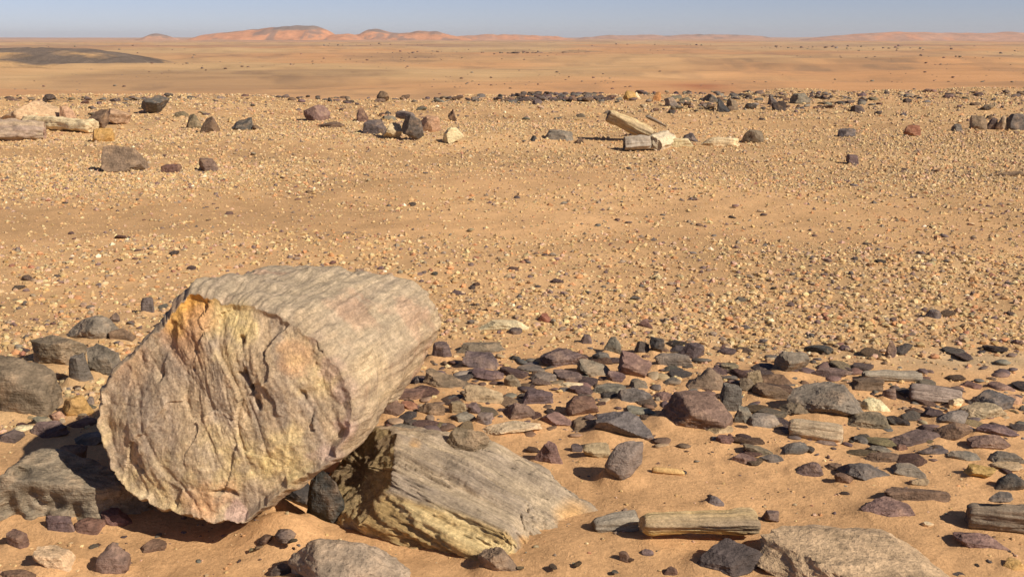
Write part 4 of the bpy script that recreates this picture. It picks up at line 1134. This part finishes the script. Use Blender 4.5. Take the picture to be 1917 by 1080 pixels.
def strew(n, n_single, px_rng, py_rng, size, cols, label, group, name='stone', seed=1, keep=None, squash=(.5, 1.0), cat='stone'):
    r = np.random.default_rng(seed)
    items = []
    while len(items) < n:
        x, y = r.uniform(*px_rng), r.uniform(*py_rng)
        if keep is not None and r.random() > keep(x, y): continue
        P = at_ground(x, y); P = at_ground(x, y, float(gz(P[0], P[1])[0]))
        s = size[0] * (size[1] / size[0]) ** (r.random() ** 1.6)
        zs = s * r.uniform(*squash)
        c = cols[int(r.integers(len(cols)))]
        items.append((s / P[1], P, (s, s * r.uniform(.7, 1.2), zs), (r.uniform(-.15, .15), r.uniform(-.15, .15), r.uniform(0, 6.28)), c, jitter(c, r, .18), int(r.integers(len(SHAPES)))))
    items.sort(key=lambda t: -t[0])
    for k, (_, P, sc, rot, c, col, sh) in enumerate(items):
        if k < n_single:
            o = link(name, SHAPES[sh], place_label(label.replace('#', CNAME[c]), P), cat, group)
            o.location = (P[0], P[1], P[2] - sc[2] * .1); o.scale = sc; o.rotation_euler = rot; o.color = col
        else:
            from mathutils import Euler
            V, f = SHAPE_V[sh]
            R = np.array(Euler(rot).to_matrix())
            W = (V * np.array(sc)) @ R.T + np.array([P[0], P[1], P[2] - sc[2] * .1])
            RUB_V.append(W); RUB_F.append(f + RUB_N[0]); RUB_C.append(np.tile(np.array(col[:3]), (len(W), 1))); RUB_N[0] += len(W)
DK = ['purple', 'slate', 'brown', 'gray', 'redpurple', 'redbrown', 'tan', 'dark', 'olive', 'purple', 'slate', 'brown']
def zone_mid(x, y):
    lim = 640 + 45 * max(0, (x - 1300) / 600)
    return float(np.exp(-((y - lim - 80) / 85) ** 2)) if x > 720 else 0
def zone_pack(x, y):
    return zone_mid(x, y) * (1.0 if x < 1500 else .55) * (1.0 if y < 850 else .4)
strew(330, 90, (720, 1960), (645, 900), (.05, .15), DK + ['purple', 'brown', 'redbrown', 'slate'], 'middling # stone strewn between the larger dark stones', 'middling stones of the dark scatter', seed=13, keep=zone_pack, squash=(.35, .65))
strew(700, 50, (720, 1960), (640, 930), (.014, .055), DK, 'small # stone strewn between the larger dark stones', 'small stones of the dark scatter', seed=3, keep=zone_mid, squash=(.45, .9))
strew(150, 24, (-20, 330), (590, 800), (.02, .07), DK, 'small # stone strewn at left behind the great log', 'small stones behind the great log', seed=4, squash=(.45, .9))
strew(260, 30, (20, 1900), (840, 1075), (.007, .030), DK, 'small # stone strewn on the foreground sand', 'small stones on the foreground sand', seed=5, squash=(.5, 1))
strew(260, 30, (-20, 1930), (205, 600), (.03, .10), DK + ['redbrown', 'dark'], 'small # stone sprinkled over the middle gravel', 'small stones on the gravel plain', seed=6, squash=(.5, 1))
def zone_rim(x, y):
    a = 0.6 + 0.6 * (940 < x < 1130) + 0.5 * (x > 1250)
    top = 181 + 2 * math.sin(x * .01) if x < 1180 else 172
    return min(1, a * (math.exp(-((y - top - 3) / 8.0) ** 2) + .08)) if y > top else 0
strew(560, 70, (-20, 1940), (168, 225), (.07, .34), DK + ['slate', 'dark', 'greygreen', 'dark', 'slate'], '# stone of the rubble line along the far rim', 'rubble along the far rim of the gravel plain', 'rubble_stone', seed=8, keep=zone_rim, squash=(.6, 1.2))
strew(170, 25, (950, 1135), (176, 189), (.10, .34), ['slate', 'dark', 'purple', 'dark', 'brown'], 'dark # stone packed in the black rubble band at the middle of the rim', 'black rubble band at the middle of the rim', 'rubble_stone', seed=21, squash=(.6, 1.1))
strew(170, 25, (1240, 1640), (179, 206), (.08, .32), ['slate', 'dark', 'olive', 'gray', 'brown'], 'angular # stone of the rubble band right of the leaning log', 'rubble band on the right of the rim', 'rubble_stone', seed=22, squash=(.6, 1.1))
FAR_V = [stone_verts(8000 + k_, 1, .8, .6, 'chunk', 0) for k_ in range(4)]
def strew_far(n, r0, r1, a0, a1, s0, s1, cols, seed, cl):
    r = np.random.default_rng(seed)
    k = 0
    while k < n:
        rr = r0 * (r1 / r0) ** r.random(); t = math.radians(r.uniform(a0, a1))
        x, y = rr * math.sin(t), rr * math.cos(t)
        if noise(np.array([[x * cl, y * cl * .4, 0]]), 66)[0] < r.uniform(-.2, .9): continue
        V, f = FAR_V[int(r.integers(4))]
        s_ = rr * s0 * (s1 / s0) ** (r.random() ** 2)
        a = r.uniform(0, 6.28); c_, d_ = math.cos(a), math.sin(a)
        W = V * np.array([s_, s_, s_ * .8])
        W = np.stack([W[:, 0] * c_ - W[:, 1] * d_, W[:, 0] * d_ + W[:, 1] * c_, W[:, 2]], 1) + np.array([x, y, HILLZ(x, y)])
        RUB_V.append(W); RUB_F.append(f + RUB_N[0]); RUB_C.append(np.tile(np.array(jitter(cols[int(r.integers(len(cols)))], r, .2)[:3]), (len(W), 1))); RUB_N[0] += len(W)
        k += 1
HILLZ = lambda x, y: float(gz(x, y)[0]) - .1
strew_far(1100, 110, 1300, -29, 29, .0009, .0036, ['brown', 'olive', 'gray', 'brown', 'redpurple'], 91, .02)
link('stone_rubble', mesh_from('stone_rubble', np.concatenate(RUB_V), np.concatenate(RUB_F), M_GRAVEL, True, np.concatenate(RUB_C)), 'uncountable small dark stones lying in the gravel and along the far rim', 'rubble', None, 'stuff')
# dark specks in a row on the distant plain
r_ = np.random.default_rng(12)
for k_ in range(26):
    x, y = 940 + 240 * (k_ + r_.uniform(-.4, .4)) / 25, 98.5 + r_.uniform(-2.2, 2.2) + (k_ / 26.0) * 1.5
    P = at_ground(x, y, -8.0)
    P = np.array([P[0], P[1], float(gz(P[0], P[1])[0])])
    o = link('rock_outcrop', SHAPES[k_ % 14], 'one of a row of dark rock outcrops on the distant plain', 'rock outcrop', 'row of dark outcrops on the distant plain')
    s = r_.uniform(3.0, 6.5)
    o.location = P; o.scale = (s, s, s * .55); o.rotation_euler = (0, 0, r_.uniform(0, 6)); o.color = jitter('brown', r_, .2)

# ------------------------------------------------------------------ gravel
def build_gravel():
    r = np.random.default_rng(77)
    xs, ys, sz = [], [], []
    def band(r0, r1, dens, s0, s1):
        th = math.radians(31)
        n = int(dens * th * (r1 * r1 - r0 * r0))
        rr = np.sqrt(r.uniform(r0 * r0, r1 * r1, n)); t = r.uniform(-th, th, n)
        x, y = rr * np.sin(t), rr * np.cos(t)
        g = gravel_cover(x, y)
        keep = r.random(n) < np.maximum(g ** 1.2, (.10 + .25 * sstep(.1, .6, fbm(np.stack([x * 1.3, y * 1.3, x * 0], 1), 45, 3))) if r0 < 6 else .16)
        s = s0 * .8 * (s1 * 1.1 / (s0 * .8)) ** (r.random(n) ** 2.4)
        s = s * np.where(g < .3, .75, 1.0)
        xs.append(x[keep]); ys.append(y[keep]); sz.append(s[keep])
    band(2.4, 5.0, 3000, .005, .022)
    band(4.4, 6.5, 2300, .016, .048)
    band(6.5, 9.0, 1500, .018, .052)
    band(9.0, 13, 1000, .020, .056)
    band(13, 20, 460, .026, .070)
    band(20, 36, 150, .034, .10)
    x, y, s = np.concatenate(xs), np.concatenate(ys), np.concatenate(sz)
    n = len(x)
    z = gz(x, y)
    pal = np.array([(.56, .375, .175), (.62, .46, .24), (.52, .33, .15), (.56, .29, .13), (.53, .34, .22), (.44, .31, .17), (.30, .22, .15), (.20, .13, .11), (.14, .11, .09), (.36, .17, .10), (.80, .66, .45)])
    pr = np.array([.27, .15, .20, .08, .09, .11, .055, .035, .02, .015, .006]); pr /= pr.sum()
    ci = r.choice(len(pal), n, p=pr)
    col = pal[ci] * r.uniform(.82, 1.15, (n, 1)) * r.uniform(.95, 1.05, (n, 3))
    col = np.where((y > 12)[:, None], col * .8 + .2 * np.array([.50, .33, .17]), col)
    px, py, dep = to_pixel(np.stack([x, y, z], 1))
    inview = (px > 8) & (px < PW - 8) & (py < PH - 6) & (py > 0)
    size_px = np.where(inview, s / dep, 0)
    # the 300 that show largest become single pebbles, kept clear of the big logs
    hidden = ((px > 165) & (px < 840) & (py > 440) & (py < 1010)) | ((px > 560) & (px < 1130) & (py > 780))
    order = np.argsort(-np.where(hidden, 0, size_px))
    single = np.zeros(n, bool); single[order[:300]] = True
    base, fc = ICO[0]
    shapes = []
    rr = np.random.default_rng(5)
    for k in range(12):
        v = base * rr.uniform(.75, 1.2, (12, 1)) * np.array([1, rr.uniform(.65, .95), rr.uniform(.5, .8)])
        shapes.append(v * .5)
    shapes = np.array(shapes)
    PM = [mesh_from('pebble', v, fc, M_PEBBLE, False) for v in shapes]
    rot = r.uniform(0, 2 * math.pi, n); sh = r.integers(0, 12, n); tl = r.uniform(-.5, .5, n)
    PN = ['tan', 'pale yellow', 'ochre', 'orange', 'pinkish', 'light brown', 'grey brown', 'purple brown', 'dark', 'rust red', 'cream white']
    for i in np.nonzero(single)[0]:
        o = link('pebble', PM[sh[i]], place_label(PN[ci[i]] + ' pebble, one of the larger ones of the gravel', (x[i], y[i], z[i])), 'pebble', 'largest pebbles of the gravel')
        o.location = (x[i], y[i], z[i] + s[i] * .12); o.scale = (s[i],) * 3; o.rotation_euler = (tl[i], 0, rot[i]); o.color = (*col[i], 1)
    rest = ~single
    octv = np.array([(1, 0, 0), (-1, 0, 0), (0, 1, 0), (0, -1, 0), (0, 0, 1), (0, 0, -1)], float) * .55
    octf = np.array([(0, 2, 4), (2, 1, 4), (1, 3, 4), (3, 0, 4), (2, 0, 5), (1, 2, 5), (3, 1, 5), (0, 3, 5)])
    Vs, Fs, Cs = [], [], []
    b0 = 0
    for near in (True, False):
        m = rest & ((y < 7.6) == near)
        k = m.sum()
        if near: B = shapes[sh[m]]; ff = fc
        else: B = octv[None] * r.uniform(.7, 1.25, (k, 6, 1)) * np.array([1, .8, .7]); ff = octf
        c, s_ = np.cos(rot[m]), np.sin(rot[m]); ct, st = np.cos(tl[m]), np.sin(tl[m])
        Y1 = B[:, :, 1] * ct[:, None] - B[:, :, 2] * st[:, None]; Z1 = B[:, :, 1] * st[:, None] + B[:, :, 2] * ct[:, None]
        X2 = B[:, :, 0] * c[:, None] - Y1 * s_[:, None]; Y2 = B[:, :, 0] * s_[:, None] + Y1 * c[:, None]
        V = np.stack([X2, Y2, Z1], -1) * s[m][:, None, None] + np.stack([x[m], y[m], z[m] + s[m] * .07], 1)[:, None]
        nv = B.shape[1]
        Fs.append((ff[None] + (np.arange(k) * nv)[:, None, None] + b0).reshape(-1, 3))
        Vs.append(V.reshape(-1, 3)); Cs.append(np.repeat(col[m], nv, 0))
        b0 += k * nv
    me = mesh_from('gravel', np.concatenate(Vs), np.concatenate(Fs), M_GRAVEL, False, np.concatenate(Cs))
    link('gravel', me, 'tan and brown gravel covering the desert floor', 'gravel', None, 'stuff')
    print('gravel', n, len(me.polygons))
build_gravel()

# ------------------------------------------------------------------ desert haze
def build_haze():
    me = bpy.data.meshes.new('haze')
    R, z0, z1 = 11300.0, -23.0, 42.0
    v = [(x, y, z) for z in (z0, z1) for x, y in ((-R, -R), (R, -R), (R, R), (-R, R))]
    f = [(3, 2, 1, 0), (4, 5, 6, 7), (0, 1, 5, 4), (1, 2, 6, 5), (2, 3, 7, 6), (3, 0, 4, 7)]
    me.from_pydata(v, [], f)
    m = bpy.data.materials.new('haze'); m.use_nodes = True
    nt = m.node_tree; nt.nodes.clear()
    out = nt.nodes.new('ShaderNodeOutputMaterial'); pv = nt.nodes.new('ShaderNodeVolumePrincipled')
    pv.inputs['Color'].default_value = (.86, .88, .95, 1); pv.inputs['Density'].default_value = 0.00009
    nt.links.new(pv.outputs[0], out.inputs['Volume'])
    me.materials.append(m)
    link('haze', me, 'pale dusty air over the desert plain', 'haze', None, 'stuff')
build_haze()

# ------------------------------------------------------------------ sand banked up against the stones
def bank_sand():
    me = bpy.data.objects['ground'].data
    n = len(me.vertices)
    co = np.empty(n * 3, np.float32); me.vertices.foreach_get('co', co); co = co.reshape(-1, 3)
    near = np.nonzero((np.hypot(co[:, 0], co[:, 1]) < 9) & (co[:, 1] > 0))[0]
    P = co[near].astype(float); add = np.zeros(len(near))
    for (x, y, rx, ry, h) in APRON:
        if y > 8.5 or rx < .03: continue
        m = (np.abs(P[:, 0] - x) < rx * 2.2) & (np.abs(P[:, 1] - y) < ry * 2.4 + .02)
        if not m.any(): continue
        q = P[m]
        d = np.hypot((q[:, 0] - x) / rx, (q[:, 1] - y) / (ry + .01))
        wind = 1 + .6 * np.clip(-(q[:, 0] - x) / rx, -1, 1)
        b = min(.16 * h, .02) * np.exp(-(np.clip(d - .85, 0, None) / .42) ** 2) * wind * (1 + .5 * noise(q * 9, 15))
        add[m] = np.maximum(add[m], b)
    co[near, 2] += add
    me.vertices.foreach_set('co', co.ravel()); me.update()
bank_sand()
